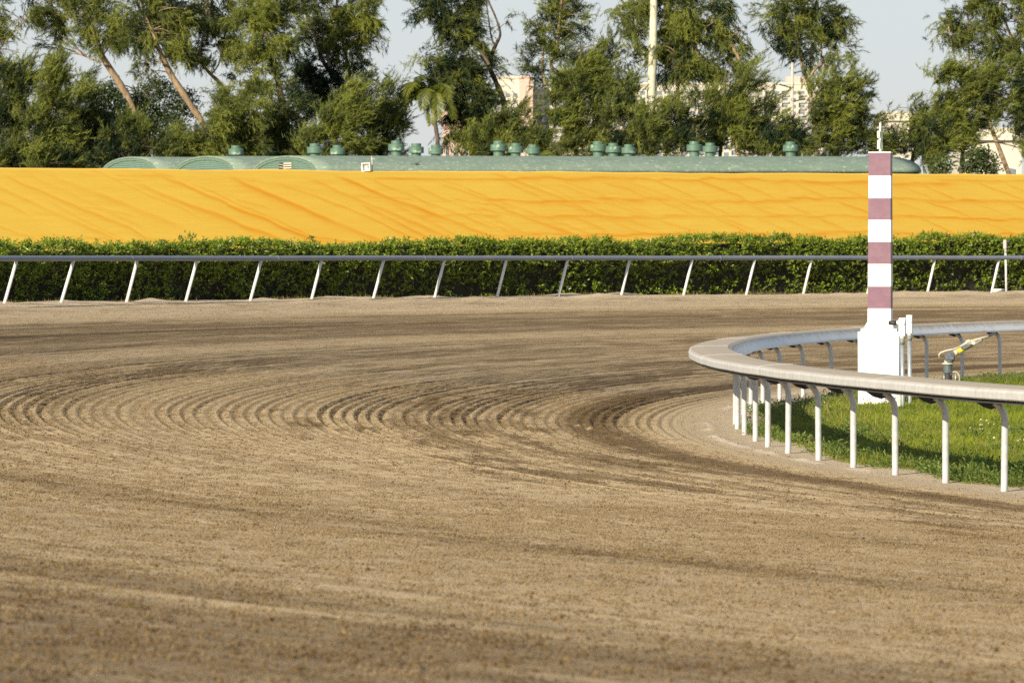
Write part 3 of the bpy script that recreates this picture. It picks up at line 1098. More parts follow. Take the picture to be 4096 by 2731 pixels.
edge = 0.09 * (fbm(us * 0.45, 0 * us, 203, 3) - 0.5)
Z_[0, :] += edge
V = np.stack([yL.x + ax.x * X_ + nv.x * Dn - sorg.x, yL.y + ax.y * X_ + nv.y * Dn - sorg.y, Z_ - sorg.z], -1).reshape(-1, 3)
nc = nu
i0 = (np.arange(len(vr) - 1)[:, None] * nc + np.arange(nc - 1)[None, :]).ravel()
link('roof', np_mesh('roof', V, np.stack([i0, i0 + nc, i0 + nc + 1, i0 + 1], -1), {'orange_tone': orange_tone.ravel()}), M['yellow'], shed)
M['shedwall'] = paint('shed_wall', (0.45, 0.42, 0.35), (0.36, 0.33, 0.27), 0.8, 1.0)
wb = MB()
loc = lambda u, d, z: Vector((yL.x + ax.x * u + nv.x * d, yL.y + ax.y * u + nv.y * d, z)) - sorg


def slab(mb, u0, u1, d0, d1, z0, z1):
    p = [loc(u0, d0, z0), loc(u1, d0, z0), loc(u1, d1, z0), loc(u0, d1, z0), loc(u0, d0, z1), loc(u1, d0, z1), loc(u1, d1, z1), loc(u0, d1, z1)]
    vs = [mb.bm.verts.new(q) for q in p]
    for ids in ((3, 2, 1, 0), (4, 5, 6, 7), (0, 1, 5, 4), (1, 2, 6, 5), (2, 3, 7, 6), (3, 0, 4, 7)):
        mb.bm.faces.new([vs[i] for i in ids])


slab(wb, x0 + 0.3, x1 - 0.3, run - 0.65, run - 0.45, 1.2 - 1.0, zr - drop + 0.2)
slab(wb, x0 + 0.3, x1 - 0.3, -run + 0.45, -run + 0.65, 0.2, zr - drop + 0.2)
wb.build('wall', M['shedwall'], shed)
for u in (x0 + 0.32, x1 - 0.5):
    wb = MB()
    A = [wb.bm.verts.new(loc(u, d, z)) for d, z in ((-run + 0.7, 0.2), (run - 0.7, 0.2), (run - 0.7, zr - drop + 0.25), (0, zr - 0.12), (-run + 0.7, zr - drop + 0.25))]
    B = [wb.bm.verts.new(loc(u + 0.18, d, z)) for d, z in ((-run + 0.7, 0.2), (run - 0.7, 0.2), (run - 0.7, zr - drop + 0.25), (0, zr - 0.12), (-run + 0.7, zr - drop + 0.25))]
    wb.bm.faces.new(A)
    wb.bm.faces.new(B[::-1])
    for i in range(5):
        wb.bm.faces.new((A[i], A[(i + 1) % 5], B[(i + 1) % 5], B[i]))
    wb.build('gable_wall', M['shedwall'], shed)
bs = np.linspace(x0, x1, 60)
v1 = np.array([loc(u, -0.01, zr - 0.012)[:] for u in bs])
v2 = np.array([loc(u, -run, zr - drop)[:] for u in bs])
k = len(bs)
i0 = np.arange(k - 1)
link('back_roof', np_mesh('back_roof', np.concatenate([v1, v2]), np.stack([i0, i0 + 1, i0 + 1 + k, i0 + k], -1), {'orange_tone': np.full(2 * k, 0.2)}), M['yellow'], shed)
# ridge roll
rb = MB()
rb.tube([loc(u, 0, zr - 0.006 + 0.09 * (float(fbm(np.array([u * 0.45]), np.array([0.0]), 203, 3)[0]) - 0.5)) for u in np.linspace(x0, x1, 300)], 0.030, 8)
M['ridge'] = paint('ridge_roll', (0.58, 0.37, 0.07), (0.53, 0.31, 0.04), 0.7, 3.0)
rb.build('ridge_roll', M['ridge'], shed)

# floodlight standing at the shed's ridge
fl_p = P(1478, 688, 137.6)
fl = thing('floodlight', 'square white floodlight on a bracket at the yellow roof ridge', 'floodlight', (fl_p.x, fl_p.y, fl_p.z - 0.04))
fb = MB()
s_ = 0.125
for (cx_, cz_, w_, h_) in ((-s_, 0.17, 0.018, 0.27), (s_, 0.17, 0.018, 0.27), (0, 0.17 + s_, 0.23, 0.018), (0, 0.17 - s_, 0.23, 0.018)):
    fb.box((cx_ - 0.08, -0.06, cz_ + 0.02), (w_, 0.16, h_))
fb.box((-0.08, 0.03, 0.19), (0.25, 0.03, 0.25))
fo = fb.build('lamp_housing', M['box'], fl)
fo.rotation_euler = (R(-6), R(-5), R(-10))
fb = MB()
fb.lathe([(0.03, 0), (0.045, 0.03), (0.045, 0.07), (0.02, 0.10)], 12, (-0.05, -0.03, 0.15))
fb.build('bulb', M['greybox'], fl)
fb = MB()
fb.tube([(0.09, 0.05, -0.2), (0.09, 0.05, 0.30), (0.075, 0.05, 0.55)], 0.022, 8)
fb.box((0.11, 0.05, 0.46), (0.14, 0.03, 0.025))
fb.build('post', M['greybox'], fl)
fb = MB()
fb.box((-0.235, -0.02, 0.08), (0.02, 0.04, 0.26), Matrix.Rotation(R(-14), 3, 'Y'))
fb.box((-0.05, -0.02, -0.02), (0.34, 0.05, 0.03))
fb.build('bracket', M['box'], fl)

# ------------------------------------------------------------------ green vaulted barns with roof ventilators
m, nt, b = new_mat('green_roof')
f1, n1 = ramp_noise(nt, 1.3, 0.35, 0.7, detail=6, rough=0.75)
f2, n2 = ramp_noise(nt, 7.0, 0.545, 0.66, detail=6, rough=0.8, stretch=(0.6, 0.6, 1.6))
c = mix(nt, f1, (0.150, 0.215, 0.165), (0.205, 0.26, 0.205))
nt.links.new(mix(nt, f2, c, (0.42, 0.47, 0.38)), b.inputs['Base Color'])
b.inputs['Roughness'].default_value = 0.85
b.inputs['Specular IOR Level'].default_value = 0.2
add_bump(nt, b, n1.outputs['Fac'], 0.4, 0.05)
M['green_roof'] = m
M['green_paint'] = paint('green_paint', (0.120, 0.200, 0.150), (0.15, 0.225, 0.17), 0.5, 3.0, 0.4, 0.7)
M['green_dirty'] = paint('green_vent_paint', (0.080, 0.150, 0.105), (0.35, 0.45, 0.36), 0.55, 5.0, 0.60, 0.72)
M['slat'] = paint('cream_slat', (0.66, 0.60, 0.46), (0.50, 0.43, 0.30), 0.6, 8.0)
BAX = Vector((4.22, 2.11, 0)).normalized()
BPERP = Vector((-BAX.y, BAX.x, 0))
HALF, RISE, BLEN = 3.35, 0.74, 28.4
vent_px = {0: [1585.6, 1994, 2392, 2777, 3162], 1: [1259.6, 1665, 2063, 2453, 2839.5], 2: [945, 1351, 1743.7, 2132, 2514]}
vent_top = {0: (570, 573), 1: (581, 578), 2: (588, 584)}
ridge_y = {0: (624, 627), 1: (625, 632), 2: (628, 640)}
barn_lab = ['green vaulted barn nearest the yellow roof, with a louvre window in its gable',
            'green vaulted barn in the middle of the three behind the yellow roof',
            'green vaulted barn farthest back, its gable at the left end of the row']
arch = [(-HALF * math.cos(math.pi * k / 24), RISE * math.sin(math.pi * k / 24) ** 0.9) for k in range(25)]
vb = MB()
vb.lathe([(0.215, -0.35), (0.215, 0.30)], 18)
stack_me = vb.mesh('stack', M['green_dirty'])
vb = MB()
vb.lathe([(0.30, 0.0), (0.335, 0.012), (0.335, 0.255), (0.32, 0.272), (0.10, 0.315), (0.012, 0.36)], 20)
hood_me = vb.mesh('hood', M['green_dirty'])
for kb in range(3):
    gp = Vector((-9.28, 173.76, 0)) + (Vector((-3.72, 6.1, 0)) * kb)
    z0 = P(0, ridge_y[kb][0], gp.y).z
    far = gp + BAX * BLEN
    z1 = P(0, ridge_y[kb][1], far.y).z
    slope = (z1 - z0) / BLEN
    barn = thing('barn', barn_lab[kb], 'barn', (gp.x, gp.y, 1.34), 'green vaulted barns')
    bo = Vector(barn.location)
    W3 = lambda a, u, dz: gp + BAX * a + BPERP * u + Vector((0, 0, z0 + slope * a + dz)) - bo
    # roof skin: a sheet with thickness, rim at both ends
    vs, fs = [], []
    na = 40
    for i in range(na + 1):
        a = -0.05 + (BLEN + 0.10) * i / na
        for u, hgt in arch:
            vs.append(W3(a, -u, hgt - RISE + 0.01 * (vnoise(a * 0.6, u, 210) - 0.5))[:])
    for i in range(na):
        for j in range(24):
            q = i * 25 + j
            fs.append((q, q + 1, q + 26, q + 25))
    me = np_mesh('roof', np.array(vs), np.array(fs), smooth=True)
    ob = link('roof', me, M['green_roof'], barn)
    so_ = ob.modifiers.new('thickness', 'SOLIDIFY')
    so_.thickness = 0.08
    so_.offset = -1
    # walls
    wb = MB()
    for sgn in (-1, 1):
        pts = [W3(0.2, sgn * (HALF - 0.18), -RISE - 0.02), W3(BLEN - 0.2, sgn * (HALF - 0.18), -RISE - 0.02)]
        lo = [Vector((q.x, q.y, -0.3)) for q in pts]
        off = BPERP * (0.12 * -sgn)
        A = [lo[0], lo[1], pts[1], pts[0]]
        vs_ = [wb.bm.verts.new(q) for q in A] + [wb.bm.verts.new(q + off) for q in A]
        for ids in ((0, 1, 2, 3), (7, 6, 5, 4), (0, 4, 5, 1), (1, 5, 6, 2), (2, 6, 7, 3), (3, 7, 4, 0)):
            wb.bm.faces.new([vs_[i] for i in ids])
    wb.build('wall', M['green_paint'], barn)
    # gables: lapped boards inside a raised arched trim
    for a0, sg in ((0.0, -1), (BLEN, 1)):
        gb = MB()
        nb = 26
        ztop = -0.06
        hb_ = 0.085
        for i in range(nb):
            zt = ztop - 0.05 - i * hb_
            zb = zt - hb_
            def halfw(z):
                hh = min(max((z + RISE) / RISE, 0), 0.999)
                return HALF * math.cos(math.asin(hh ** (1 / 0.9))) if z > -RISE else HALF
            wt, wl = max(halfw(zt) - 0.14, 0.02), max(halfw(zb) - 0.14, 0.05)
            q = [W3(a0 + sg * 0.020, -wl, zb), W3(a0 + sg * 0.020, wl, zb), W3(a0 - sg * 0.012, wt, zt), W3(a0 - sg * 0.012, -wt, zt)]
            q2 = [W3(a0 - sg * 0.05, -wl, zb), W3(a0 - sg * 0.05, wl, zb), W3(a0 - sg * 0.05, wt, zt), W3(a0 - sg * 0.05, -wt, zt)]
            vs_ = [gb.bm.verts.new(p_) for p_ in q + q2]
            for ids in ((0, 1, 2, 3), (7, 6, 5, 4), (0, 4, 5, 1), (2, 6, 7, 3), (1, 5, 6, 2), (3, 7, 4, 0)):
                gb.bm.faces.new([vs_[j] for j in ids])
        # the wall under the boards
        q = [W3(a0, -HALF + 0.2, ztop - nb * hb_), W3(a0, HALF - 0.2, ztop - nb * hb_)]
        lo = [Vector((p_.x, p_.y, -0.3)) for p_ in q]
        gb.bm.faces.new([gb.bm.verts.new(p_) for p_ in (lo[0], lo[1], q[1], q[0])])
        gb.build('gable', M['green_paint'], barn)
        tb = MB()
        for i in range(24):
            (u0_, h0_), (u1_, h1_) = arch[i], arch[i + 1]
            k0, k1 = (HALF - 0.17) / HALF, (HALF - 0.17) / HALF
            qs = [(u0_, h0_ - 0.004), (u1_, h1_ - 0.004), (u1_ * k1, h1_ - 0.075), (u0_ * k0, h0_ - 0.075)]
            A = [tb.bm.verts.new(W3(a0 + sg * 0.040, -u, hh - RISE - 0.085)) for u, hh in qs]
            B = [tb.bm.verts.new(W3(a0 - sg * 0.02, -u, hh - RISE - 0.085)) for u, hh in qs]
            tb.bm.faces.new(A)
            tb.bm.faces.new(B[::-1])
            for j in (0, 2):
                tb.bm.faces.new((A[j], A[(j + 1) % 4], B[(j + 1) % 4], B[j]))
        tb.build('arch_trim', M['green_paint'], barn)
    if kb == 0:
        # louvre window in the front gable (columns 1110-1166 of the photograph)
        pc = P(1138, 668, gp.y - 0.15)
        rel = pc - gp
        uc = rel.dot(BPERP)
        wz = pc.z - z0
        lw = MB()
        for du, dz, w_, h_ in ((0, 0.2, 1.36, 0.04), (0, -0.22, 1.36, 0.04), (-0.68, 0, 0.05, 0.42), (0.68, 0, 0.05, 0.42), (0.12, 0, 0.05, 0.40)):
            q = W3(-0.03, uc + du, wz + dz)
            lw.box(q, (0.06, w_, h_), Matrix.Rotation(math.atan2(BPERP.y, BPERP.x) - R(90), 3, 'Z'))
        wf = lw.build('window', M['green_paint'], barn)
        dk = MB()
        dk.box(W3(-0.005, uc, wz), (0.05, 1.30, 0.40), Matrix.Rotation(math.atan2(BPERP.y, BPERP.x) - R(90), 3, 'Z'))
        dk.build('opening', M['black'], wf)
        sl_mb = MB()
        sl_mb.box((0, 0, 0), (0.02, 0.78, 0.055), Matrix.Rotation(R(25), 3, 'Y'))
        sl_me = sl_mb.mesh('slat', M['slat'])
        for i in range(4):
            s1 = link('slat', sl_me, None, wf)
            s1.location = W3(-0.06, uc - 0.28, wz + 0.135 - 0.095 * i)
            s1.rotation_euler = (0, 0, math.atan2(BPERP.y, BPERP.x) - R(90))
        sh_mb = MB()
        sh_mb.box((0, 0, 0), (0.015, 0.44, 0.022))
        sh_me = sh_mb.mesh('slat', M['slat'])
        for i in range(3):
            s1 = link('slat', sh_me, None, wf)
            s1.location = W3(-0.05, uc + 0.39, wz + 0.10 - 0.11 * i)
            s1.rotation_euler = (R(3), 0, math.atan2(BPERP.y, BPERP.x) - R(90))
    for i, px in enumerate(vent_px[kb]):
        a_ = (px - 2048) / F
        # t along the ridge at which the column px is met
        tt = (a_ * gp.y - gp.x) / (BAX.x - a_ * BAX.y)
        q = gp + BAX * tt
        ytop = vent_top[kb][0] + (vent_top[kb][1] - vent_top[kb][0]) * i / 4
        zt = P(px, ytop, q.y).z
        zrg = z0 + slope * tt
        ve = thing('ventilator', None, None)
        ve.parent = barn
        ve.location = Vector((q.x, q.y, zt - 0.36)) - bo
        ve.rotation_euler = (R(random.uniform(-1, 1)), R(random.uniform(-1, 1)), random.uniform(0, 6))
        s1 = link('stack', stack_me, None, ve)
        s1.scale = (1, 1, 1.4)
        link('hood', hood_me, None, ve)
vp = MB()
q = P(3208, 626, 186)
vp.tube([(0, 0, -0.3), (0, 0, 0.12)], 0.035, 8)
bpi = vp.build('vent_pipe', M['green_paint'])
bpi.location = q
tag(bpi, 'thin green vent pipe on the barn roof beside the lone right ventilator', 'pipe')

# ------------------------------------------------------------------ far apartment blocks
M['cream'] = paint('cream_render', (0.56, 0.52, 0.43), (0.50, 0.46, 0.38), 0.85, 0.15)
M['pink'] = paint('pink_render', (0.56, 0.40, 0.33), (0.50, 0.35, 0.29), 0.85, 0.15)
M['glass'] = paint('far_window_glass', (0.15, 0.18, 0.22), (0.21, 0.24, 0.27), 0.25, 0.4)
M['balc'] = paint('balcony_band', (0.52, 0.48, 0.40), None, 0.85, 0.3)


def block(name, label, px0, px1, ytop, Y, depth, mat, floors, bays, skip_top=1.1, rot=0.0, wfrac=0.62, hfrac=0.55, group=None, fl_h=2.95, pil=True):
    A, B = P(px0, ytop, Y), P(px1, ytop, Y)
    w, top = B.x - A.x, A.z
    o = thing(name, label, 'building', (A.x, Y, 1.34), group, rot)
    h = top - 1.34
    mb = MB()
    mb.box((w / 2, depth / 2, h / 2 - 0.5), (w, depth, h + 1.0))
    mb.build('wall', mat, o)
    mb = MB()
    mb.box((w / 2, depth / 2 - 0.1, h + 0.20), (w + 0.5, depth + 0.5, 0.9))
    mb.build('parapet', mat, o)
    bw = w / bays
    mb = MB()
    mb.box((0, 0, 0), (bw * wfrac, 0.16, fl_h * hfrac))
    win = mb.mesh('window', M['glass'])
    sl_ = MB()
    sl_.box((0, 0, 0), (bw * 0.86, 0.9, 0.16))
    sl_.box((0, -0.42, 0.42), (bw * 0.86, 0.06, 0.85))
    bal = sl_.mesh('balcony', M['balc'])
    for i in range(floors):
        z = h - skip_top - fl_h * (i + 0.5)
        if z < 1.0:
            break
        for j in range(bays):
            x = bw * (j + 0.5)
            q = link('window', win, None, o)
            q.location = (x, -0.03, z)
            if pil and j % 2 == 0:
                q = link('balcony', bal, None, o)
                q.location = (x, -0.45, z - fl_h * 0.45)
    if pil:
        mb = MB()
        for j in range(0, bays + 1, 2):
            mb.box((bw * j, -0.5, h / 2 - 1.2), (0.7, 1.1, h - 2.6))
        mb.build('pilaster', mat, o)
    return o


block('apartment_block', 'far long cream apartment block with rows of balconies behind the tall pole', 2385, 3290, 338, 1750, 30, M['cream'], 10, 27, skip_top=2.2, fl_h=2.8, group='far apartment blocks')
block('apartment_block', 'far cream block with a blank top storey beside the pink stair tower', 1985, 2076, 312, 1650, 24, M['cream'], 10, 3, skip_top=5.5, fl_h=2.6, pil=False, group='far apartment blocks')
o = block('stair_tower', 'far narrow pink tower with tiny square windows between two cream blocks', 2076, 2131, 311, 1645, 20, M['pink'], 10, 1, skip_top=6.5, fl_h=2.5, wfrac=0.16, hfrac=0.34, pil=False, group='far apartment blocks')
block('apartment_block', 'far lower cream block with blue windows right of the pink tower', 2131, 2384, 362, 1655, 24, M['cream'], 10, 12, skip_top=1.4, fl_h=2.6, wfrac=0.75, pil=False, group='far apartment blocks')
block('apartment_block', 'pale blank block showing between the trees right of the striped pole', 3552, 3662, 474, 420, 14, M['cream'], 4, 3, skip_top=3.4, pil=False, group='far apartment blocks')
block('house', 'pale low house glimpsed through the trees at far right', 3860, 4085, 548, 300, 10, M['cream'], 1, 3, skip_top=1.6, wfrac=0.3, pil=False)
block('house', 'pale low house glimpsed behind the palm fronds left of the centre', 1770, 1880, 478, 330, 10, M['pink'], 1, 3, skip_top=1.6, wfrac=0.3, pil=False)
mb = MB()
q = P(3170, 324, 1765)
mb.box((0, 0, 0), (5.8, 6, 3.4))
mb.box((4.2, 1, -0.1), (2.4, 4, 3.0))
o = mb.build('roof_plant_room', M['pink'])
o.location = (q.x, q.y, q.z - 0.1)
tag(o, 'small pink plant room on the far apartment roof behind the lamp pole', 'plant room')

# ------------------------------------------------------------------ trees
TREE_Y = 205.0


def bez_path(p, n_per=5):
    out = []
    for i in range(len(p) - 1):
        p0 = p[max(i - 1, 0)]
        p1, p2 = p[i], p[i + 1]
        p3 = p[min(i + 2, len(p) - 1)]
        for k in range(n_per):
            t = k / n_per
            out.append(0.5 * ((2 * p1) + (p2 - p0) * t + (2 * p0 - 5 * p1 + 4 * p2 - p3) * t * t + (3 * p1 - p0 - 3 * p2 + p3) * t ** 3))
    out.append(p[-1])
    return out


def sprays(blobs, Y, style, droop, seed):
    """blobs: (px, py, rx, ry, density, light); needle sprays filling each one. style: wind direction of the tips"""
    r_ = np.random.default_rng(seed)
    vs, fs, ts = [], [], []
    off = 0
    s = Y / F
    for (px, py, rx, ry, dens, light) in blobs:
        c = np.array(P(px, py, Y)[:])
        ax_, az_ = rx * s, ry * s
        ay_ = min(0.5 * (ax_ + az_), 1.5) * 1.1
        ns_ = max(4, int(255 * dens * (rx * ry) / (85 * 80)))
        ncl = max(4, ns_ // 15)
        q = unit(r_.normal(size=(ncl, 3))) * (r_.random((ncl, 1)) ** 0.42) * (1 + 0.30 * r_.normal(size=(ncl, 1)))
        cc = c + q * np.array([ax_, ay_, az_])
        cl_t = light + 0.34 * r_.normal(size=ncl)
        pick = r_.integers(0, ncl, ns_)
        base = cc[pick] + r_.normal(size=(ns_, 3)) * np.array([0.21, 0.21, 0.17])
        outw = unit((base - c) / np.array([ax_, ay_, az_]) + 1e-6)
        cd = unit(outw[:ncl] * 0 + unit(q + 1e-6) * 0.6 + np.array(style) + 0.35 * r_.normal(size=(ncl, 3)))
        d = unit(cd[pick] + 0.35 * r_.normal(size=(ns_, 3)))
        Ls = r_.uniform(0.35, 0.80, ns_)
        wisp = (r_.random(ns_) < 0.10) & (droop < 0.45)
        Ls = np.where(wisp, Ls * 2.1, Ls)
        d = np.where(wisp[:, None], unit(d + np.array(style)), d)
        K = 22
        kk = np.tile(np.linspace(0.0, 1.0, K), ns_)
        bb = np.repeat(base, K, 0)
        dd = np.repeat(d, K, 0)
        LL = np.repeat(Ls, K)
        sag = (0.08 + 0.30 * droop) * kk ** 2
        nb = bb + dd * (LL * kk)[:, None] + 0.02 * r_.normal(size=bb.shape)
        nb[:, 2] -= sag * LL
        nd = unit(dd * 0.8 + 0.50 * r_.normal(size=dd.shape) + np.array([0, 0, -1.0]) * (0.10 + 0.80 * droop) + np.array(style) * 0.5)
        ln = r_.uniform(0.16, 0.34, len(nb))
        wd = r_.uniform(0.024, 0.046, len(nb))
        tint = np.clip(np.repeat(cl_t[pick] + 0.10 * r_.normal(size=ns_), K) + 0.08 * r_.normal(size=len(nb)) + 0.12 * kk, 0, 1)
        n = len(nb)
        side = unit(np.cross(nd, r_.normal(size=(n, 3))))
        v = np.stack([nb - side * wd[:, None] * 0.5, nb + side * wd[:, None] * 0.5, nb + nd * ln[:, None]], 1).reshape(-1, 3)
        vs.append(v)
        fs.append(np.arange(3 * n).reshape(n, 3) + off)
        ts.append(np.repeat(tint, 3))
        off += 3 * n
    return np.concatenate(vs), np.concatenate(fs), np.concatenate(ts)


def broad(blobs, Y, seed):
    r_ = np.random.default_rng(seed)
    vs, fs, ts = [], [], []
    off = 0
    s = Y / F
    for (px, py, rx, ry, dens, light) in blobs:
        c = np.array(P(px, py, Y)[:])
        A = np.array([rx * s, 0.5 * (rx + ry) * s, ry * s])
        n = int(1900 * dens * rx * ry / 6800)
        ncl = max(5, n // 26)
        cc = c + unit(r_.normal(size=(ncl, 3))) * (r_.random((ncl, 1)) ** 0.4) * A
        tl = light + 0.18 * r_.normal(size=ncl)
        pick = r_.integers(0, ncl, n)
        b_ = cc[pick] + r_.normal(size=(n, 3)) * 0.16
        d = unit(r_.normal(size=(n, 3)) + np.array([0, 0, -0.3]))
        nn_ = unit(r_.normal(size=(n, 3)) * 0.7 + np.array([-0.3, -0.5, 0.7]))
        L = r_.uniform(0.10, 0.19, n)
        v, f, t = leaves(b_, d, nn_, L, L * 0.55, np.clip(tl[pick] + 0.1 * r_.normal(size=n), 0, 1))
        vs.append(v)
        fs.append(f + off)
        ts.append(t)
        off += len(v)
    return np.concatenate(vs), np.concatenate(fs), np.concatenate(ts)


DOWN = (0.12, 0.0, 0.02)
WIND = (0.60, 0.0, 0.85)
tree_no = [0]


def tree(label, Y, trunks, blobs, style=DOWN, droop=0.5, leaf='pine', bark='trunk_tan', name='pine_tree', group='feathery trees behind the barns', cat='tree', kind='needle', limbs=True, base_px=None):
    """trunks: list of [(px, py, width_px), ...] from the lowest visible point upwards"""
    if Y > 160:
        Y += 15.0                                    # the whole belt stands clear of the barns
    tree_no[0] += 1
    sd = 500 + tree_no[0]
    r_ = np.random.default_rng(sd)
    first = trunks[0]
    b0 = P(first[0][0], first[0][1], Y)
    o_base = None
    mb = MB()
    fullpts = []
    org = None
    for ti, tr in enumerate(trunks):
        pts = [P(x, y, Y) + Vector((0, (k - 0.5 * len(tr)) * 0.25 * (1 if ti % 2 else -1), 0)) for k, (x, y, w) in enumerate(tr)]
        ws = [w * Y / F / 2 for (_, _, w) in tr]
        if ti == 0:
            d = (pts[1] - pts[0])
            gx = pts[0].x - (d.x / max(d.z, 0.2)) * (pts[0].z - 1.0) * 0.6
            g = Vector((gx, pts[0].y, 1.0))
            org = Vector((g.x, g.y, 1.34))
            pts = [g, (g + pts[0]) / 2] + pts
            ws = [ws[0] * 1.35, ws[0] * 1.12] + ws
        wi = []
        path = bez_path(pts, 5)
        for k in range(len(path)):
            f_ = k / 5
            i = min(int(f_), len(ws) - 1)
            j = min(i + 1, len(ws) - 1)
            wi.append((ws[i] + (ws[j] - ws[i]) * (f_ - i)) * (1 + 0.07 * r_.normal()))
        mb.tube([p - org for p in path], wi, 8)
        fullpts += path[len(path) // 4:]
    if limbs:
        for (px, py, rx, ry, dens, light) in blobs:
            c = P(px, py, Y)
            below = [p for p in fullpts if p.z < c.z + 0.4 and (p - c).length < 6.5] or fullpts
            st_ = min(below, key=lambda p: (p - c).length + r_.random() * 0.6)
            for kx in range(2 if rx * ry > 3500 else 1):
                e = c + Vector((r_.normal() * rx, 0, r_.normal() * ry * 0.8)) * (Y / F * 0.55) + Vector((0, r_.normal() * 0.5, 0))
                L = (e - st_).length
                if L < 0.3:
                    continue
                mid = (st_ + e) / 2 + Vector((r_.normal() * 0.12 * L, r_.normal() * 0.1 * L, 0.10 * L))
                w0 = min(0.075, 0.018 + 0.012 * L)
                mb.tube([p - org for p in bez_path([st_, mid, e], 4)], list(np.linspace(w0, 0.010, 9)), 6)
                # bare twigs
                for kt in range(2):
                    t0_ = mid.lerp(e, r_.random())
                    t1_ = t0_ + Vector((r_.normal() * 0.5, r_.normal() * 0.3, 0.25 * r_.normal() + 0.1))
                    mb.tube([t0_ - org, t1_ - org], [0.012, 0.005], 5)
    o = thing(name, label, cat, org, group)
    mb.build('trunk', M[bark], o)
    if kind == 'needle':
        v, f, t = sprays(blobs, Y, style, droop, sd)
    else:
        v, f, t = broad(blobs, Y, sd)
    tag(link('crown', np_mesh('crown', v - np.array(org), f, {'tint': t}), M[leaf], o), kind='stuff')
    return o


# tall trees, left to right (columns and rows of the photograph)
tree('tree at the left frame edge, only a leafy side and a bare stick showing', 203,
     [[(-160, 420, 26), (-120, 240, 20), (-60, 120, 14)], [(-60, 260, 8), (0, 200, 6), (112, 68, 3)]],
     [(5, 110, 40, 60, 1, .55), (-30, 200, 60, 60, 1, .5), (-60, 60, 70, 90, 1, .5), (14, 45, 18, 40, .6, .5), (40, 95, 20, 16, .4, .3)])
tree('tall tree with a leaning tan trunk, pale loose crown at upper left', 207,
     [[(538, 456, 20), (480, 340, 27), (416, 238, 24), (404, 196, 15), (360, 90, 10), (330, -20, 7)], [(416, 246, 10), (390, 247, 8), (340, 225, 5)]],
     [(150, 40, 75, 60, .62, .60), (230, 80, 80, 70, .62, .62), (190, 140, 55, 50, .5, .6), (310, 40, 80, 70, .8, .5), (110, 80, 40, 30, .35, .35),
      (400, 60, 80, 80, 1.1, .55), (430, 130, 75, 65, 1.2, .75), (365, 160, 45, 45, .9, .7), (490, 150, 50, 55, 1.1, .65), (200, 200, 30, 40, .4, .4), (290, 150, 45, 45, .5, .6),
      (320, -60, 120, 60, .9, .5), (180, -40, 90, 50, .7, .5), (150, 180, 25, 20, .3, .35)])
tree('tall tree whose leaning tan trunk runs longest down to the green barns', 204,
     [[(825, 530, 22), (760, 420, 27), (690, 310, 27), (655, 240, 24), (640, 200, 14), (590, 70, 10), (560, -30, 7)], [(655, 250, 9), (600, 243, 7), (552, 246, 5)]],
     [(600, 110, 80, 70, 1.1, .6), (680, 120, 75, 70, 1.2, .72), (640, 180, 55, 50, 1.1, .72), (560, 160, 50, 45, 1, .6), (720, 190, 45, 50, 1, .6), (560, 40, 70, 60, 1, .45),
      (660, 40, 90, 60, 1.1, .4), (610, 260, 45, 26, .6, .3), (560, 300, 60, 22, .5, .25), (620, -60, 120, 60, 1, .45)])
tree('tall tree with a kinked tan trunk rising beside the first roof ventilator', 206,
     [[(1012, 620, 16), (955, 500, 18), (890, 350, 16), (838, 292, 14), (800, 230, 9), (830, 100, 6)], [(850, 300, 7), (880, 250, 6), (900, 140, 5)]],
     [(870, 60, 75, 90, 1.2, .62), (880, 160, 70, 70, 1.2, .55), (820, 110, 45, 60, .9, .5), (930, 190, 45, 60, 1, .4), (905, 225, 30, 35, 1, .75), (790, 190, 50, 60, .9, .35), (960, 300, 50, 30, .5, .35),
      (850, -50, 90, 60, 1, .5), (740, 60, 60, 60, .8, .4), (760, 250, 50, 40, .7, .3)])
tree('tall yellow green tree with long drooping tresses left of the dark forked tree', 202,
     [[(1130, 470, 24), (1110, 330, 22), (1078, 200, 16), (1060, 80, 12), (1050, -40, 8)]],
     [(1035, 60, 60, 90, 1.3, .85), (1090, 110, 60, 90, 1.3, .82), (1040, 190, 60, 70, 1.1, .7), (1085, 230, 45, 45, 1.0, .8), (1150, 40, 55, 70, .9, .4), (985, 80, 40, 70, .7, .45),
      (1030, 290, 60, 35, .8, .5), (1060, 360, 70, 50, .9, .6), (1010, 390, 60, 40, .9, .65), (1060, -60, 110, 60, 1, .6), (1140, 160, 40, 50, .8, .3)])
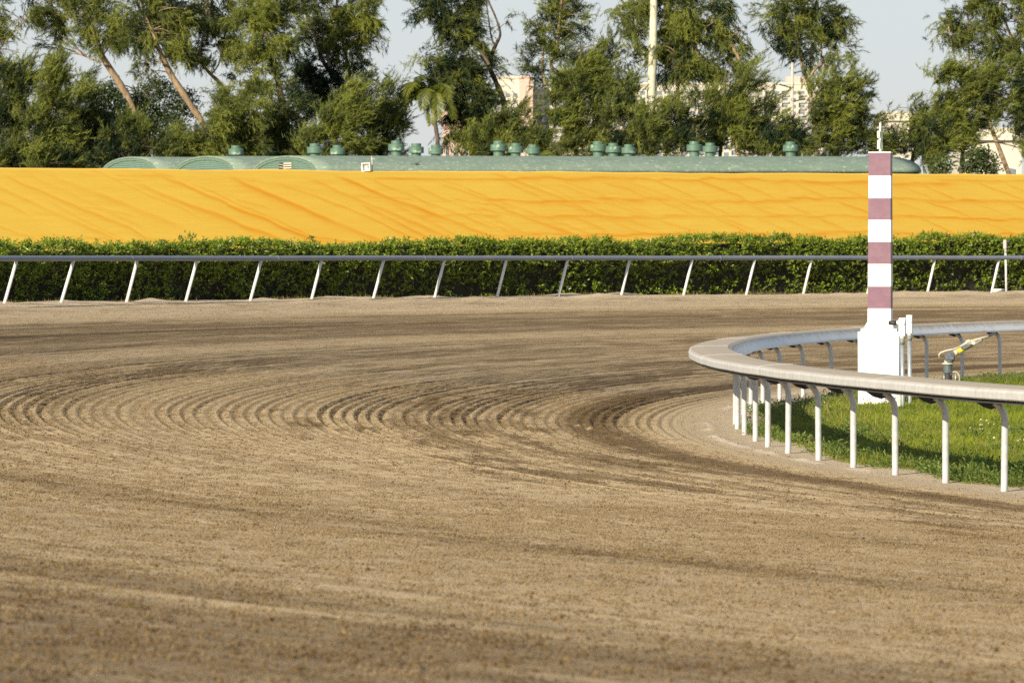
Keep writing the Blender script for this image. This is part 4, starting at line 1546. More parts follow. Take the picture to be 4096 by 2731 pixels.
tree('big dark tree with several black forked trunks left of the wide sky gap', 208,
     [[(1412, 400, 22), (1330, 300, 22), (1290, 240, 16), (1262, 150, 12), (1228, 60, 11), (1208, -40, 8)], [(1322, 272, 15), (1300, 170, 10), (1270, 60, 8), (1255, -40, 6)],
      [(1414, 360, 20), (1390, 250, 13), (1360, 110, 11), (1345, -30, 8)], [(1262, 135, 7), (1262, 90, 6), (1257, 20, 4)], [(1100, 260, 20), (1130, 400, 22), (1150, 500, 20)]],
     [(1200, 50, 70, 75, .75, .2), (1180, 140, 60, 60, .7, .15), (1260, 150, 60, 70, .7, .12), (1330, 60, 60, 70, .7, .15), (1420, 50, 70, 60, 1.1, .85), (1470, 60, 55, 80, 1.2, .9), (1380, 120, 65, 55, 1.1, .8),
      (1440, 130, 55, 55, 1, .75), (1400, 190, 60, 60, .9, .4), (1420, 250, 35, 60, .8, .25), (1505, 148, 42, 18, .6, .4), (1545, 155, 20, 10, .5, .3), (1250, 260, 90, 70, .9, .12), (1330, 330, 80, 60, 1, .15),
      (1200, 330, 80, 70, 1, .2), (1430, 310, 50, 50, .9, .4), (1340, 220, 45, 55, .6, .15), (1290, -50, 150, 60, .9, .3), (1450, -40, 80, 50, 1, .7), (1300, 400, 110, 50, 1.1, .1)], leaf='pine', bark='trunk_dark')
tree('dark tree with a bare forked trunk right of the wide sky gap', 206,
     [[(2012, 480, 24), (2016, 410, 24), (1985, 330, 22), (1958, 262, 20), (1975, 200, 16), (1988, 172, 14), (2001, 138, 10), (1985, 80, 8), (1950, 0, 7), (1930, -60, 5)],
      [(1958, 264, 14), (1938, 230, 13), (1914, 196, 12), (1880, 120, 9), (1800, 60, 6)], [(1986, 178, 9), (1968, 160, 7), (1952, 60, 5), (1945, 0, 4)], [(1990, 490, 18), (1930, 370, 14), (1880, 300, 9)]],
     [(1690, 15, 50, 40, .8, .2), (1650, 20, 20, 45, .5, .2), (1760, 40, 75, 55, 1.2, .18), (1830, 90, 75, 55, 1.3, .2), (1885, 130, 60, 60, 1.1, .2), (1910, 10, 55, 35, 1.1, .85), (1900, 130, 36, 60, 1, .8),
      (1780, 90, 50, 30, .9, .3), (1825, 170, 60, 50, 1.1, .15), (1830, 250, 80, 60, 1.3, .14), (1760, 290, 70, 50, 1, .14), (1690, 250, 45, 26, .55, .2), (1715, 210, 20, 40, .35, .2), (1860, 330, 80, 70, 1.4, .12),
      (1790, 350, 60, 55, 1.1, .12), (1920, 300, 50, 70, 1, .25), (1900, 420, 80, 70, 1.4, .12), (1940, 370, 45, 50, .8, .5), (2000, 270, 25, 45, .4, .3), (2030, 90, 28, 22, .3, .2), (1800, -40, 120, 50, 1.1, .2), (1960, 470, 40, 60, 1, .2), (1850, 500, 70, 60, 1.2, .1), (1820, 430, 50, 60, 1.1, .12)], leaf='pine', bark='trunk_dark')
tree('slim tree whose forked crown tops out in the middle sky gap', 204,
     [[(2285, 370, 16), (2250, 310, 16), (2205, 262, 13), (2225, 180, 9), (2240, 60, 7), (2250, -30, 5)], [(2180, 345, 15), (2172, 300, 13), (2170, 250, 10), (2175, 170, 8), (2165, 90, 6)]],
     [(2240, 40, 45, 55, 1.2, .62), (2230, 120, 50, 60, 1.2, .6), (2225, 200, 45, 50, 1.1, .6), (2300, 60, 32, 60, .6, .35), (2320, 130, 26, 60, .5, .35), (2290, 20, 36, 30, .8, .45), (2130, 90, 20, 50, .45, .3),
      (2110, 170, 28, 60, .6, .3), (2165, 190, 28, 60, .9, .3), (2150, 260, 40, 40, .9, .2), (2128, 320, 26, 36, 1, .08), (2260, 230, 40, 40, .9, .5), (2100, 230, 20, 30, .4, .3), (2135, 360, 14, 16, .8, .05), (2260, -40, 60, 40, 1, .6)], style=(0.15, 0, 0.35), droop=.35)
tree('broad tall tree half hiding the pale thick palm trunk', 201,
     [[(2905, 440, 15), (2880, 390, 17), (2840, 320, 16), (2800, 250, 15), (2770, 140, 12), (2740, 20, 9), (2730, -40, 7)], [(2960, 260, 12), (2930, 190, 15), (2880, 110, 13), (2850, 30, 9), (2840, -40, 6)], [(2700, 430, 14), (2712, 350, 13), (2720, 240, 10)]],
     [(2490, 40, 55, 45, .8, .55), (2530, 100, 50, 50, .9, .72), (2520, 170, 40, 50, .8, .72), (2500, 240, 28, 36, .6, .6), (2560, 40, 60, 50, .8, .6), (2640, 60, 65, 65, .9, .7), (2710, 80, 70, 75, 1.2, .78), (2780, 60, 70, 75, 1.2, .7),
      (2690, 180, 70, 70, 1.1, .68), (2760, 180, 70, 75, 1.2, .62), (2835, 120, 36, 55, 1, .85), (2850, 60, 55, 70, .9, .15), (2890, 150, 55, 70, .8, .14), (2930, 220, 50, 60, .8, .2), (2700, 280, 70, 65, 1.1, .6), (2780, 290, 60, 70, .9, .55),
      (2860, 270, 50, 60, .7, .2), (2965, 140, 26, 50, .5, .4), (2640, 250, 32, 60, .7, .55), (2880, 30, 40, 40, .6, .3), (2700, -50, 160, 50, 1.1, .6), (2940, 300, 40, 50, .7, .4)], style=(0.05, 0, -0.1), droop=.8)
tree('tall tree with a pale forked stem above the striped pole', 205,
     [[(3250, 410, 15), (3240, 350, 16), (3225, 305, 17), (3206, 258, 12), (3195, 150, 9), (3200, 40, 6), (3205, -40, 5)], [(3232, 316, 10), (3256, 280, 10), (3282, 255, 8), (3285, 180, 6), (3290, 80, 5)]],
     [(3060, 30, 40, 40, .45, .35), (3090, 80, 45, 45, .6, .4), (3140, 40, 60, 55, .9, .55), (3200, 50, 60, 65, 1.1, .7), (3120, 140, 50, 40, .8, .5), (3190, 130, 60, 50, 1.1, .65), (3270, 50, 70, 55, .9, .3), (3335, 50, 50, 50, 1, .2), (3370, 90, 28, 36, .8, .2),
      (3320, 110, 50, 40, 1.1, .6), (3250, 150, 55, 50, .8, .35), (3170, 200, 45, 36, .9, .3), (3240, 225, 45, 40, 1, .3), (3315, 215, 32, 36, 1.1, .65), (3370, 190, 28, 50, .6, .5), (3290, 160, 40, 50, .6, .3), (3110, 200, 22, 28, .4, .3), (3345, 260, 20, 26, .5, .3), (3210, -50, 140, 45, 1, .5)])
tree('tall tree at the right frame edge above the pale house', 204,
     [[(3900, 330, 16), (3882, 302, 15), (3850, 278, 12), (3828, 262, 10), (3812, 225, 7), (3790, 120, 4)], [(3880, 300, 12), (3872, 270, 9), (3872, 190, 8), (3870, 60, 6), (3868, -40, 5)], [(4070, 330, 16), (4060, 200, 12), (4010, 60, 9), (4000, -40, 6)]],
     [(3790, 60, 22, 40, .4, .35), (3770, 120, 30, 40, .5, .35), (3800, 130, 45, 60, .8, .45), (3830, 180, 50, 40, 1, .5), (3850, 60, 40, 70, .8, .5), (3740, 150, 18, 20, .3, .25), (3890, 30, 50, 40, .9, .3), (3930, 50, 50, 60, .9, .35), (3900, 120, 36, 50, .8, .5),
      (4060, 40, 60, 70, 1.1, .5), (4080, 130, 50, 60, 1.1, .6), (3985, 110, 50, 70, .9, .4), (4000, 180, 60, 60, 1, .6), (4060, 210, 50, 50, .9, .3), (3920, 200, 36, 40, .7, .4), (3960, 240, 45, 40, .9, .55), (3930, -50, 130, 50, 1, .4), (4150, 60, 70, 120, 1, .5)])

# lower, wind-combed trees and bushes along the barns
low = 'lower trees and bushes along the barns'
def bush(label, px, blobs, Y=198, leaf='pine', style=WIND, droop=.10, base=640, kind='needle', bark='trunk_dark', name='pine_tree', cat='tree'):
    top = min(b_[1] for b_ in blobs)
    thin = 1.0 if px < 1300 else 0.90
    blobs = [(a_, b_, c_, d_, e_ * thin, f_) for (a_, b_, c_, d_, e_, f_) in blobs]
    tree(label, Y, [[(px, base, 16), (px + 12, (base + top) / 2 + 60, 12), (px + 22, top + 20, 6)]], blobs, style, droop, leaf, bark, name, low, cat, kind)

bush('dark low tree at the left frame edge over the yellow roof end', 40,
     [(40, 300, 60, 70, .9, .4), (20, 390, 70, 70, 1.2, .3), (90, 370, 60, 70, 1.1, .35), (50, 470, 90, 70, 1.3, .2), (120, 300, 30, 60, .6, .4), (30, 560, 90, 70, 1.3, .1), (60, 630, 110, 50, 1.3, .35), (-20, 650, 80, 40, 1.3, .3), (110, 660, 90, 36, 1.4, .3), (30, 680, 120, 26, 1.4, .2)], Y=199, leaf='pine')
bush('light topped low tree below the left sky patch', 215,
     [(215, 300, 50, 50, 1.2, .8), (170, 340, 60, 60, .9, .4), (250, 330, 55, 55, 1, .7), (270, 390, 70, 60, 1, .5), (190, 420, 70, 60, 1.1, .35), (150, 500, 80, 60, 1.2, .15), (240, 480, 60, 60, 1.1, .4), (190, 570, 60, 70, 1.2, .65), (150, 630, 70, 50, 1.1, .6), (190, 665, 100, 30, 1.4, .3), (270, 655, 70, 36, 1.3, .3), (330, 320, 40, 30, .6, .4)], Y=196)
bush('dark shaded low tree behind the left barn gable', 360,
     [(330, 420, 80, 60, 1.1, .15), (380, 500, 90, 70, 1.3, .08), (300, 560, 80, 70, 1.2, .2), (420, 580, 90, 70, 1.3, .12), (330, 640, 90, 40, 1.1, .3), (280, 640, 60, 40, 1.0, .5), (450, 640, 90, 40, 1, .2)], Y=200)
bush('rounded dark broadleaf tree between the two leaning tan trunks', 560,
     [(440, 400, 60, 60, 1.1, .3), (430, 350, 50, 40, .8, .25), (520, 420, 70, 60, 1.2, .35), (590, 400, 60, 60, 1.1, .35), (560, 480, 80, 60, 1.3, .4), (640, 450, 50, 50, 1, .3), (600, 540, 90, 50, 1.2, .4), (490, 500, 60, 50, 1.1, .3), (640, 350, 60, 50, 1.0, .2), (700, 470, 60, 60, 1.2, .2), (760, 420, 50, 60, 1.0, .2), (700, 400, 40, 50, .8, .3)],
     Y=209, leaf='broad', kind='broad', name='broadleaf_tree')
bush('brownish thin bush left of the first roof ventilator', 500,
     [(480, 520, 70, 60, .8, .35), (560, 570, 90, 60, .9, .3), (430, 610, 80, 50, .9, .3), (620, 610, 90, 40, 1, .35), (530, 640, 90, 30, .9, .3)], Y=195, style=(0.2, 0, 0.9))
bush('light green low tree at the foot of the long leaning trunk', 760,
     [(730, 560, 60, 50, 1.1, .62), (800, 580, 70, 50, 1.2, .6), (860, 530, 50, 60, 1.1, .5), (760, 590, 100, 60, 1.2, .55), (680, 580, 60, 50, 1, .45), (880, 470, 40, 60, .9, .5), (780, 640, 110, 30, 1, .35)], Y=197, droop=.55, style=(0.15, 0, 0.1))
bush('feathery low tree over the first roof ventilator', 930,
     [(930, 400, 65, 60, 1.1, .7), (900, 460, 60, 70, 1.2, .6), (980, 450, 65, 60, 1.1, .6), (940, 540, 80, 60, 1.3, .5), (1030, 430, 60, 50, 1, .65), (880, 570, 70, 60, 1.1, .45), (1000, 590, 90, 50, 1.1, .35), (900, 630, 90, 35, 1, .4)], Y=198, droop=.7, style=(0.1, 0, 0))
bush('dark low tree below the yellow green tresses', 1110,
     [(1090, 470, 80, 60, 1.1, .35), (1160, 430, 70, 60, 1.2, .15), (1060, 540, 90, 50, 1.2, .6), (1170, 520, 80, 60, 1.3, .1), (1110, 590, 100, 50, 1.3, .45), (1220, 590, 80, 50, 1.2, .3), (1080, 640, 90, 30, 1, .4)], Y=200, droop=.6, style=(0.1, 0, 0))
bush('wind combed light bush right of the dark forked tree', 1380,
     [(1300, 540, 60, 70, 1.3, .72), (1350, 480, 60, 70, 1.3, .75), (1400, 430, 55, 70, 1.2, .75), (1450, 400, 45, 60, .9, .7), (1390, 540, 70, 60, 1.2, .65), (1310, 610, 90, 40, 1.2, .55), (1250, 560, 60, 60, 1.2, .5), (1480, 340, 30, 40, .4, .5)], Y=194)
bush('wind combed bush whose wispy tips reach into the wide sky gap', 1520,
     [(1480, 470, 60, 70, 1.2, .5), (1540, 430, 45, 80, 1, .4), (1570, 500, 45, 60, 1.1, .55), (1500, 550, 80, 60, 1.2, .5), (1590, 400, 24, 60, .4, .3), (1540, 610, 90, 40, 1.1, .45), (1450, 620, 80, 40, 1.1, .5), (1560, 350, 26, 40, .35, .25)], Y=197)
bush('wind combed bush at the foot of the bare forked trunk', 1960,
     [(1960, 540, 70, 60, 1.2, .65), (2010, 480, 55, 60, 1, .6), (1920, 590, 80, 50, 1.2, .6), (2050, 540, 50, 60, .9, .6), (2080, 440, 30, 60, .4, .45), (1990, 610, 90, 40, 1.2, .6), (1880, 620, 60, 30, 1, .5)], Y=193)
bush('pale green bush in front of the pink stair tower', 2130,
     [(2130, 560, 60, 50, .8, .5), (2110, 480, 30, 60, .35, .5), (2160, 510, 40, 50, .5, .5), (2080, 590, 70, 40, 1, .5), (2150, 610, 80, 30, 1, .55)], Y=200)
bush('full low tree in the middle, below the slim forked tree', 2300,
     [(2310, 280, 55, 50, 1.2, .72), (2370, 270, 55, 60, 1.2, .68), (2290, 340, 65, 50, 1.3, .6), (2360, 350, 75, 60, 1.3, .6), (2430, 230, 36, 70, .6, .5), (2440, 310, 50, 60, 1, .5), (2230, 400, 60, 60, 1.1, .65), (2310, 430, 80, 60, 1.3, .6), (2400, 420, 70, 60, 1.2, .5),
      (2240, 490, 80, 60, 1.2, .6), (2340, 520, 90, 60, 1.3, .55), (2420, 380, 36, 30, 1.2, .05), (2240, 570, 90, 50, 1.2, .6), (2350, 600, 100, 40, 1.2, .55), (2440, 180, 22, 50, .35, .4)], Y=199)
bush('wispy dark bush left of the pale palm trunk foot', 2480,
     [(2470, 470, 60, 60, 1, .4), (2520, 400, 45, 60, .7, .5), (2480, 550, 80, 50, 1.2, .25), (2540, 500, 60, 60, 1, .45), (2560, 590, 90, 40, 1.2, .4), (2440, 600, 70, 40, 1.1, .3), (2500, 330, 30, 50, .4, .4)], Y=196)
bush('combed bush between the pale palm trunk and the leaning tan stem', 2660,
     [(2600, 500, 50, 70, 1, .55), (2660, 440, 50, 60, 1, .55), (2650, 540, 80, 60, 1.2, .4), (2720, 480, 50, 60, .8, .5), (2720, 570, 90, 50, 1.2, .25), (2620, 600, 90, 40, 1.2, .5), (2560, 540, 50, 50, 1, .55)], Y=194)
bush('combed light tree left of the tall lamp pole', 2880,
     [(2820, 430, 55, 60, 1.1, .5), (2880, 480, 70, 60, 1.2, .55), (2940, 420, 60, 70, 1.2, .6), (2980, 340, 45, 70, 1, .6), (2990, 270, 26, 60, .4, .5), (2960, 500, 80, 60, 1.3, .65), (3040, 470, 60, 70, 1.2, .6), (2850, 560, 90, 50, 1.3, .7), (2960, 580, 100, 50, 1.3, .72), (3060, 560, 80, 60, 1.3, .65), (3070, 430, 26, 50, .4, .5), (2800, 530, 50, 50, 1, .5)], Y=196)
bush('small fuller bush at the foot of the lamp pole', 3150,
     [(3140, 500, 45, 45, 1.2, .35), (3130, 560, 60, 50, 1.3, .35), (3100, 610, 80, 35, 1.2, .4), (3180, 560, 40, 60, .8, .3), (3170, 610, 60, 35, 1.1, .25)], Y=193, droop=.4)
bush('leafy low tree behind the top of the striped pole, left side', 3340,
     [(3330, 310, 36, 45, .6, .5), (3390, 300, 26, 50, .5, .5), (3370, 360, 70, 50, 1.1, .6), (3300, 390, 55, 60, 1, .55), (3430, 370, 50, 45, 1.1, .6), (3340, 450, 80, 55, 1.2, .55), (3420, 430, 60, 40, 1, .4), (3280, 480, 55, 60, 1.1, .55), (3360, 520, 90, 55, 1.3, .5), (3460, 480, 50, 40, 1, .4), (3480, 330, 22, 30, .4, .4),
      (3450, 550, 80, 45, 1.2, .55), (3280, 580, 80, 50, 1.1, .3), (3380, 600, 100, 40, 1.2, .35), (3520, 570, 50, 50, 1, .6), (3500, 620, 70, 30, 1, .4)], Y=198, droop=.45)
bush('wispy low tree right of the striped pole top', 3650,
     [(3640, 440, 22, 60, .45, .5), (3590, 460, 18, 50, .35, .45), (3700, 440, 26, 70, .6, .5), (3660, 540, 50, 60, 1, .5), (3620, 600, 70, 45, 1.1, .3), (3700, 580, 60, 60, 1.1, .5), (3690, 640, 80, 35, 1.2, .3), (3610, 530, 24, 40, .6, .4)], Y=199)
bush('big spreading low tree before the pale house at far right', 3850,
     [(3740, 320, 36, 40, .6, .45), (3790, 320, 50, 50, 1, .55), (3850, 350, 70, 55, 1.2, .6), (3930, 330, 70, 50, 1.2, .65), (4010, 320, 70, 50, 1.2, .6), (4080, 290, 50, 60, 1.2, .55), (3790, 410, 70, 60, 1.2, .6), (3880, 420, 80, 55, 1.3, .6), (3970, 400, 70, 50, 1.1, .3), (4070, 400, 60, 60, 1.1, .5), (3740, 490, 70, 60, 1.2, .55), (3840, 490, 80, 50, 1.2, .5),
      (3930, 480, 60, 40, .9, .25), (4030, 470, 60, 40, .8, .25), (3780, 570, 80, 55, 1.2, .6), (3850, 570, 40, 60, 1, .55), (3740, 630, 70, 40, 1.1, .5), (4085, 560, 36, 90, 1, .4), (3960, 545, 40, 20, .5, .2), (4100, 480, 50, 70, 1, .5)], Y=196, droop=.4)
bush('small yellow green shrub peeping over the roof right of the pole', 3755,
     [(3750, 672, 34, 14, 1.6, .9), (3775, 664, 22, 14, 1.5, .85), (3730, 682, 20, 10, 1.2, .8)], Y=152, leaf='broad', kind='broad', base=720, name='shrub', cat='shrub')
bush('round green broadleaf shrub peeping over the roof at far right', 3925,
     [(3920, 640, 40, 30, 1.5, .5), (3885, 665, 40, 22, 1.4, .45), (3955, 665, 36, 24, 1.4, .45), (3930, 615, 22, 16, 1.1, .5)], Y=154, leaf='broad', kind='broad', base=720, name='shrub', cat='shrub')


# ------------------------------------------------------------------ palms
def frond(mb_list, base, d0, L, sag, nl, wl, seed, tintv, stiff=0.6):
    r_ = np.random.default_rng(seed)
    pts = []
    p = Vector(base)
    d = Vector(d0).normalized()
    n = 14
    for k in range(n + 1):
        pts.append(p.copy())
        p = p + d * (L / n)
        d = (d + Vector((0, 0, -sag / n * (0.4 + 1.2 * k / n)))).normalized()
    arr = np.array([q[:] for q in pts])
    tpos = np.linspace(0.12, 1.0, nl)
    idx = tpos * n
    i = np.minimum(idx.astype(int), n - 1)
    fr = (idx - i)[:, None]
    bp = arr[i] * (1 - fr) + arr[i + 1] * fr
    tg = unit(arr[i + 1] - arr[i])
    up_ = np.array([0, 0, 1.0])
    sd = unit(np.cross(tg, up_) + 1e-6)
    out = []
    for sg in (-1, 1):
        dd = unit(tg * 0.55 + sd * sg * 0.85 + np.array([0, 0, -0.5]) + 0.12 * r_.normal(size=tg.shape))
        ln = wl * (0.35 + 0.65 * np.sin(np.pi * np.clip(tpos * 0.9 + 0.1, 0, 1))) * r_.uniform(0.85, 1.1, nl)
        out.append(leaves(bp, dd, unit(np.cross(dd, tg) + 0.2 * r_.normal(size=tg.shape)), ln, np.full(nl, 0.055), np.clip(tintv + 0.12 * r_.normal(size=nl), 0, 1), 0.1))
    return pts, out


def palm(name, label, Y, px, py_c, trunk_pts, fronds, leafm='palm', trunkm='palm_trunk', L=1.9, wl=0.5, fan=False):
    c = P(px, py_c, Y)
    tb = P(trunk_pts[0][0], trunk_pts[0][1], Y)
    org = Vector((tb.x, Y, 1.34))
    o = thing(name, label, 'palm', org)
    mb = MB()
    pts = [Vector((tb.x, Y, 1.0))] + [P(x, y, Y) for x, y, w in trunk_pts]
    ws = [trunk_pts[0][2] * Y / F / 2] + [w * Y / F / 2 for x, y, w in trunk_pts]
    path = bez_path(pts, 8)
    wi = [np.interp(k / 8, range(len(ws)), ws) * (1 + 0.03 * math.sin(k * 2.1)) for k in range(len(path))]
    mb.tube([p_ - org for p_ in path], wi, 14)
    mb.build('trunk', M[trunkm], o)
    stem = MB()
    for k, (ang, el, ll, sag, tn) in enumerate(fronds):
        d0 = (math.cos(R(ang)) * math.cos(R(el)), math.sin(R(ang)) * math.cos(R(el)), math.sin(R(el)))
        pts, out = frond(None, c, d0, ll * 1.12, sag * 0.82, 90, wl, 900 + k + int(px), tn)
        off, vs, fs, ts = 0, [], [], []
        for v, f, t in out:
            vs.append(v); fs.append(f + off); ts.append(t); off += len(v)
        fo_ = link('frond', np_mesh('frond', np.concatenate(vs) - np.array(org), np.concatenate(fs), {'tint': np.concatenate(ts)}), M[leafm], o)
        sm = MB()
        sm.tube([q - org for q in pts], list(np.linspace(0.022, 0.006, len(pts))), 5)
        sm.build('midrib', M['midrib'], fo_)
    return o


# ang: direction in plan (0 = right, 180 = left, -90 = to the camera)
palm('palm_tree', 'drooping palm with yellowing fronds in front of the dark forked tree', 220.6, 1722, 385,
     [(1752, 640, 18), (1745, 520, 17), (1722, 397, 14)],
     [(178, 42, 1.7, 2.6, .30), (160, 30, 1.6, 2.4, .25), (190, 55, 1.8, 3.2, .30), (-150, 40, 2.1, 3.6, .45), (-128, 50, 2.6, 4.2, .80), (-100, 35, 2.5, 4.0, .55), (-78, 25, 2.7, 4.2, .85), (-62, 45, 2.5, 3.8, .75), (-35, 35, 2.0, 3.0, .40), (-112, 65, 2.0, 3.4, .25), (18, 40, 1.9, 3.0, .30), (60, 45, 1.6, 2.6, .20), (110, 45, 1.6, 2.6, .20), (-140, 15, 2.4, 3.6, .65), (-88, 5, 2.6, 3.2, .90), (-165, 15, 2.2, 3.4, .40), (-50, 10, 2.3, 3.2, .6)], wl=0.70, trunkm='trunk_dark')
palm('palm_tree', 'thick pale palm trunk rising out of the top of the picture', 215.2, 2612, -330,
     [(2604, 440, 37), (2610, 240, 35), (2614, 40, 30), (2614, -140, 26), (2612, -320, 16)],
     [(k * 36 + 10, 45 + 15 * (k % 2), 2.6, 2.0, .4) for k in range(10)])
palm('palm_tree', 'dark spiky palm crown behind the thick pale palm trunk', 223, 2618, 225,
     [(2622, 460, 14), (2620, 330, 13), (2618, 235, 11)],
     [(178, 20, .95, 1.0, .25), (165, 50, .9, 1.0, .25), (195, -5, .9, .9, .3), (5, 20, .95, 1.0, .25), (20, 50, .9, 1.0, .25), (-10, -10, 1.0, 1.0, .3), (-90, 20, .9, 1.4, .3), (-50, -10, 1.1, 1.2, .3), (-130, -15, 1.0, 1.2, .3), (90, 50, .9, 1, .2), (-20, -30, 1.2, 1.0, .3)], wl=0.30)

# lamp pole among the trees
q = P(3168, 470, 218)
lp = thing('lamp_pole', 'tall pale concrete pole with short dark arms before the far apartments', 'pole', (q.x, q.y, 1.34))
mb = MB()
mb.tube([(0, 0, -0.3), (0, 0, 5.0), (0.0, 0, 11.0)], [0.115, 0.098, 0.07], 12)
mb.build('pole', M['pole_conc'], lp)
for (dx0, y0_, dx1, y1_) in ((-8, 352, -52, 341), (10, 293, 44, 285), (10, 406, 48, 398)):
    a, bb = P(3168 + dx0, y0_, 218), P(3168 + dx1, y1_, 218)
    a, bb = a - Vector(lp.location), bb - Vector(lp.location)
    bb.y += -0.5
    am = MB()
    am.tube([a, a.lerp(bb, 0.5), bb], [0.03, 0.035, 0.045], 8)
    am.box(a, (0.09, 0.12, 0.10))
    am.build('arm', M['bracket'], lp)

# ------------------------------------------------------------------ striped distance pole
PY = 68.5
s = PY / F
pb = P(3521, 1615, PY)
zg = 0.10
pole = thing('striped_pole', 'tall maroon and white striped marker pole on a white plinth in the infield', 'marker pole', (pb.x, pb.y, zg), rotz=R(-10))
zz_ = lambda y: P(0, y, PY).z - zg
pw = 88 * s
edges = [613, 704, 794, 880, 968, 1056, 1146, 1233, 1290]
for k in range(len(edges) - 1):
    z1_, z0_ = zz_(edges[k]), zz_(edges[k + 1])
    f0 = 1.0 + 0.07 * (k + 1) / 8
    f1 = 1.0 + 0.07 * k / 8
    mb = MB()
    mb.taper((0, 0, z0_ + 0.0015), (pw * f0 * 0.985, pw * f0 * 0.985), (0, 0, z1_), (pw * f1 * 0.985, pw * f1 * 0.985))
    mb.build('maroon_band' if k % 2 == 0 else 'white_band', M['maroon'] if k % 2 == 0 else M['white'], pole)
ztop = zz_(613)
mb = MB()
mb.box((0, 0, ztop + 0.008), (pw * 1.02, pw * 1.02, 0.016))
mb.build('cap', M['white'], pole)
# stepped plinth
mb = MB()
for (y1_, y0_, w_) in ((1282, 1291, 92), (1291, 1300, 104), (1300, 1313, 112), (1313, 1325, 142)):
    za, zb = zz_(y1_), zz_(y0_)
    mb.box((0, 0, (za + zb) / 2), (w_ * s, w_ * s * 0.98, za - zb + 0.001))
mb.build('plinth_step', M['white'], pole)
mb = MB()
mb.taper((0, 0, -0.3), (160 * s, 158 * s), (0, 0, zz_(1325.5)), (164 * s, 162 * s))
mb.build('plinth', M['white'], pole)
# finial: a thin flat cut-out figure seen nearly edge-on, on a short spike
mb = MB()
prof = [(-0.02, 0.0), (-0.02, 0.05), (-0.045, 0.06), (-0.05, 0.12), (-0.035, 0.19), (-0.02, 0.22), (-0.05, 0.24), (-0.055, 0.30), (-0.035, 0.33), (-0.02, 0.34), (-0.012, 0.47), (0.008, 0.47), (0.015, 0.33), (0.04, 0.28), (0.05, 0.20), (0.035, 0.17), (0.05, 0.11), (0.045, 0.04), (0.02, 0.04), (0.02, 0.0)]
mb.prism(prof, -0.016, 0.016, Vector((0.42, 0.907, 0)), Vector((0, 0, 1)), Vector((0, 0, ztop + 0.017)))
mb.prism([(-0.035, 0.225), (-0.02, 0.225), (-0.015, 0.32), (-0.03, 0.34), (-0.045, 0.32)], -0.04, -0.017, Vector((0.42, 0.907, 0)), Vector((0, 0, 1)), Vector((0, 0, ztop + 0.017)))
mb.prism([(-0.04, 0.05), (0.0, 0.05), (0.0, 0.16), (-0.03, 0.19)], -0.04, -0.017, Vector((0.42, 0.907, 0)), Vector((0, 0, 1)), Vector((0, 0, ztop + 0.017)))
mb.build('finial', M['finial'], pole)

# timing boxes on conduits right behind the plinth
def timing_post(label, px, ytop, ybot_box, wbox, ycoup, ybase, Y, lens):
    q = P(px, ybase, Y)
    g = 0.07
    o = thing('timing_post', label, 'sensor post', (q.x, q.y, g), 'white sensor posts beside the plinth', R(-12))
    k = Y / F
    zt, zb = P(0, ytop, Y).z - g, P(0, ybot_box, Y).z - g
    mb = MB()
    mb.box((0, 0, (zt + zb) / 2), (wbox * k, 0.11, zt - zb), None, 0.012)
    mb.lathe([(0.030, zb - 0.03), (0.036, zb - 0.012), (0.036, zb + 0.005)], 14)
    bx_ = mb.build('sensor_box', M['box'], o)
    mb = MB()
    mb.tube([(0.0, -0.056, zt - 0.09), (0.0, -0.068, zt - 0.09)], 0.042, 16)
    mb.build('round_cover', M['box'], bx_)
    mb = MB()
    mb.tube([(-wbox * k / 2, 0, zt - 0.075), (-wbox * k / 2 - 0.035, 0, zt - 0.075)], 0.034, 12)
    mb.build('spigot', M['box'], bx_)
    if lens:
        mb = MB()
        mb.tube([(-wbox * k / 2 - 0.036, 0, zt - 0.08), (-wbox * k / 2 - 0.16, 0.02, zt - 0.08)], [0.038, 0.034], 12)
        mb.build('lens_barrel', M['black'], bx_)
    mb = MB()
    zc = P(0, ycoup, Y).z - g
    mb.tube([(0, 0, zc), (0, 0, zb - 0.031)], 0.037, 14)
    mb.build('coupling', M['coupling'], o)
    mb = MB()
    mb.tube([(0.012, 0, -0.3), (0.012, 0, 0.15), (0, 0, zc + 0.02)], 0.032, 14)
    mb.build('conduit', M['pipe'], o)
    return o


timing_post('shorter white sensor box on grey conduit touching the white plinth', 3609, 1271, 1345, 26, 1378, 1640, 66.6, True)
timing_post('taller white sensor box on grey conduit, right of its shorter twin', 3638, 1260, 1333, 24, 1362, 1618, 67.6, False)
mb = MB()
mb.box((0, 0, 0.09), (0.05, 0.06, 0.36))
mb.box((0.0, 0.0, 0.28), (0.055, 0.066, 0.02))
o = mb.build('stake', M['finial'])
q = P(3595, 1640, 66.2)
o.location = (q.x, q.y, 0.05)
tag(o, 'short pale wooden stake in the grass at the plinth corner', 'stake')

# ------------------------------------------------------------------ irrigation gun
GY = 76.0
gk = GY / F
gb_ = P(3792, 1560, GY)
gun = thing('irrigation_gun', 'big irrigation sprinkler gun with a yellow banded barrel in the infield grass', 'sprinkler', (gb_.x, gb_.y, 0.09))
go = Vector(gun.location)
G = lambda px, py, dy=0.0: P(px, py, GY) + Vector((0, dy, 0)) - go
zb = lambda y: P(0, y, GY).z - 0.09
mb = MB()
mb.lathe([(0.075, -0.2), (0.075, zb(1489))], 16)
mb.build('riser_pipe', M['black'], gun)
mb = MB()
mb.lathe([(0.098, zb(1491)), (0.098, zb(1486)), (0.082, zb(1484)), (0.082, zb(1460)), (0.088, zb(1458))], 20)
mb.build('swivel_body', M['gun_green'], gun)
mb = MB()
mb.lathe([(0.10, zb(1458)), (0.108, zb(1456)), (0.108, zb(1452)), (0.07, zb(1450)), (0.06, zb(1440))], 20)
mb.build('flange', M['gun_alloy'], gun)
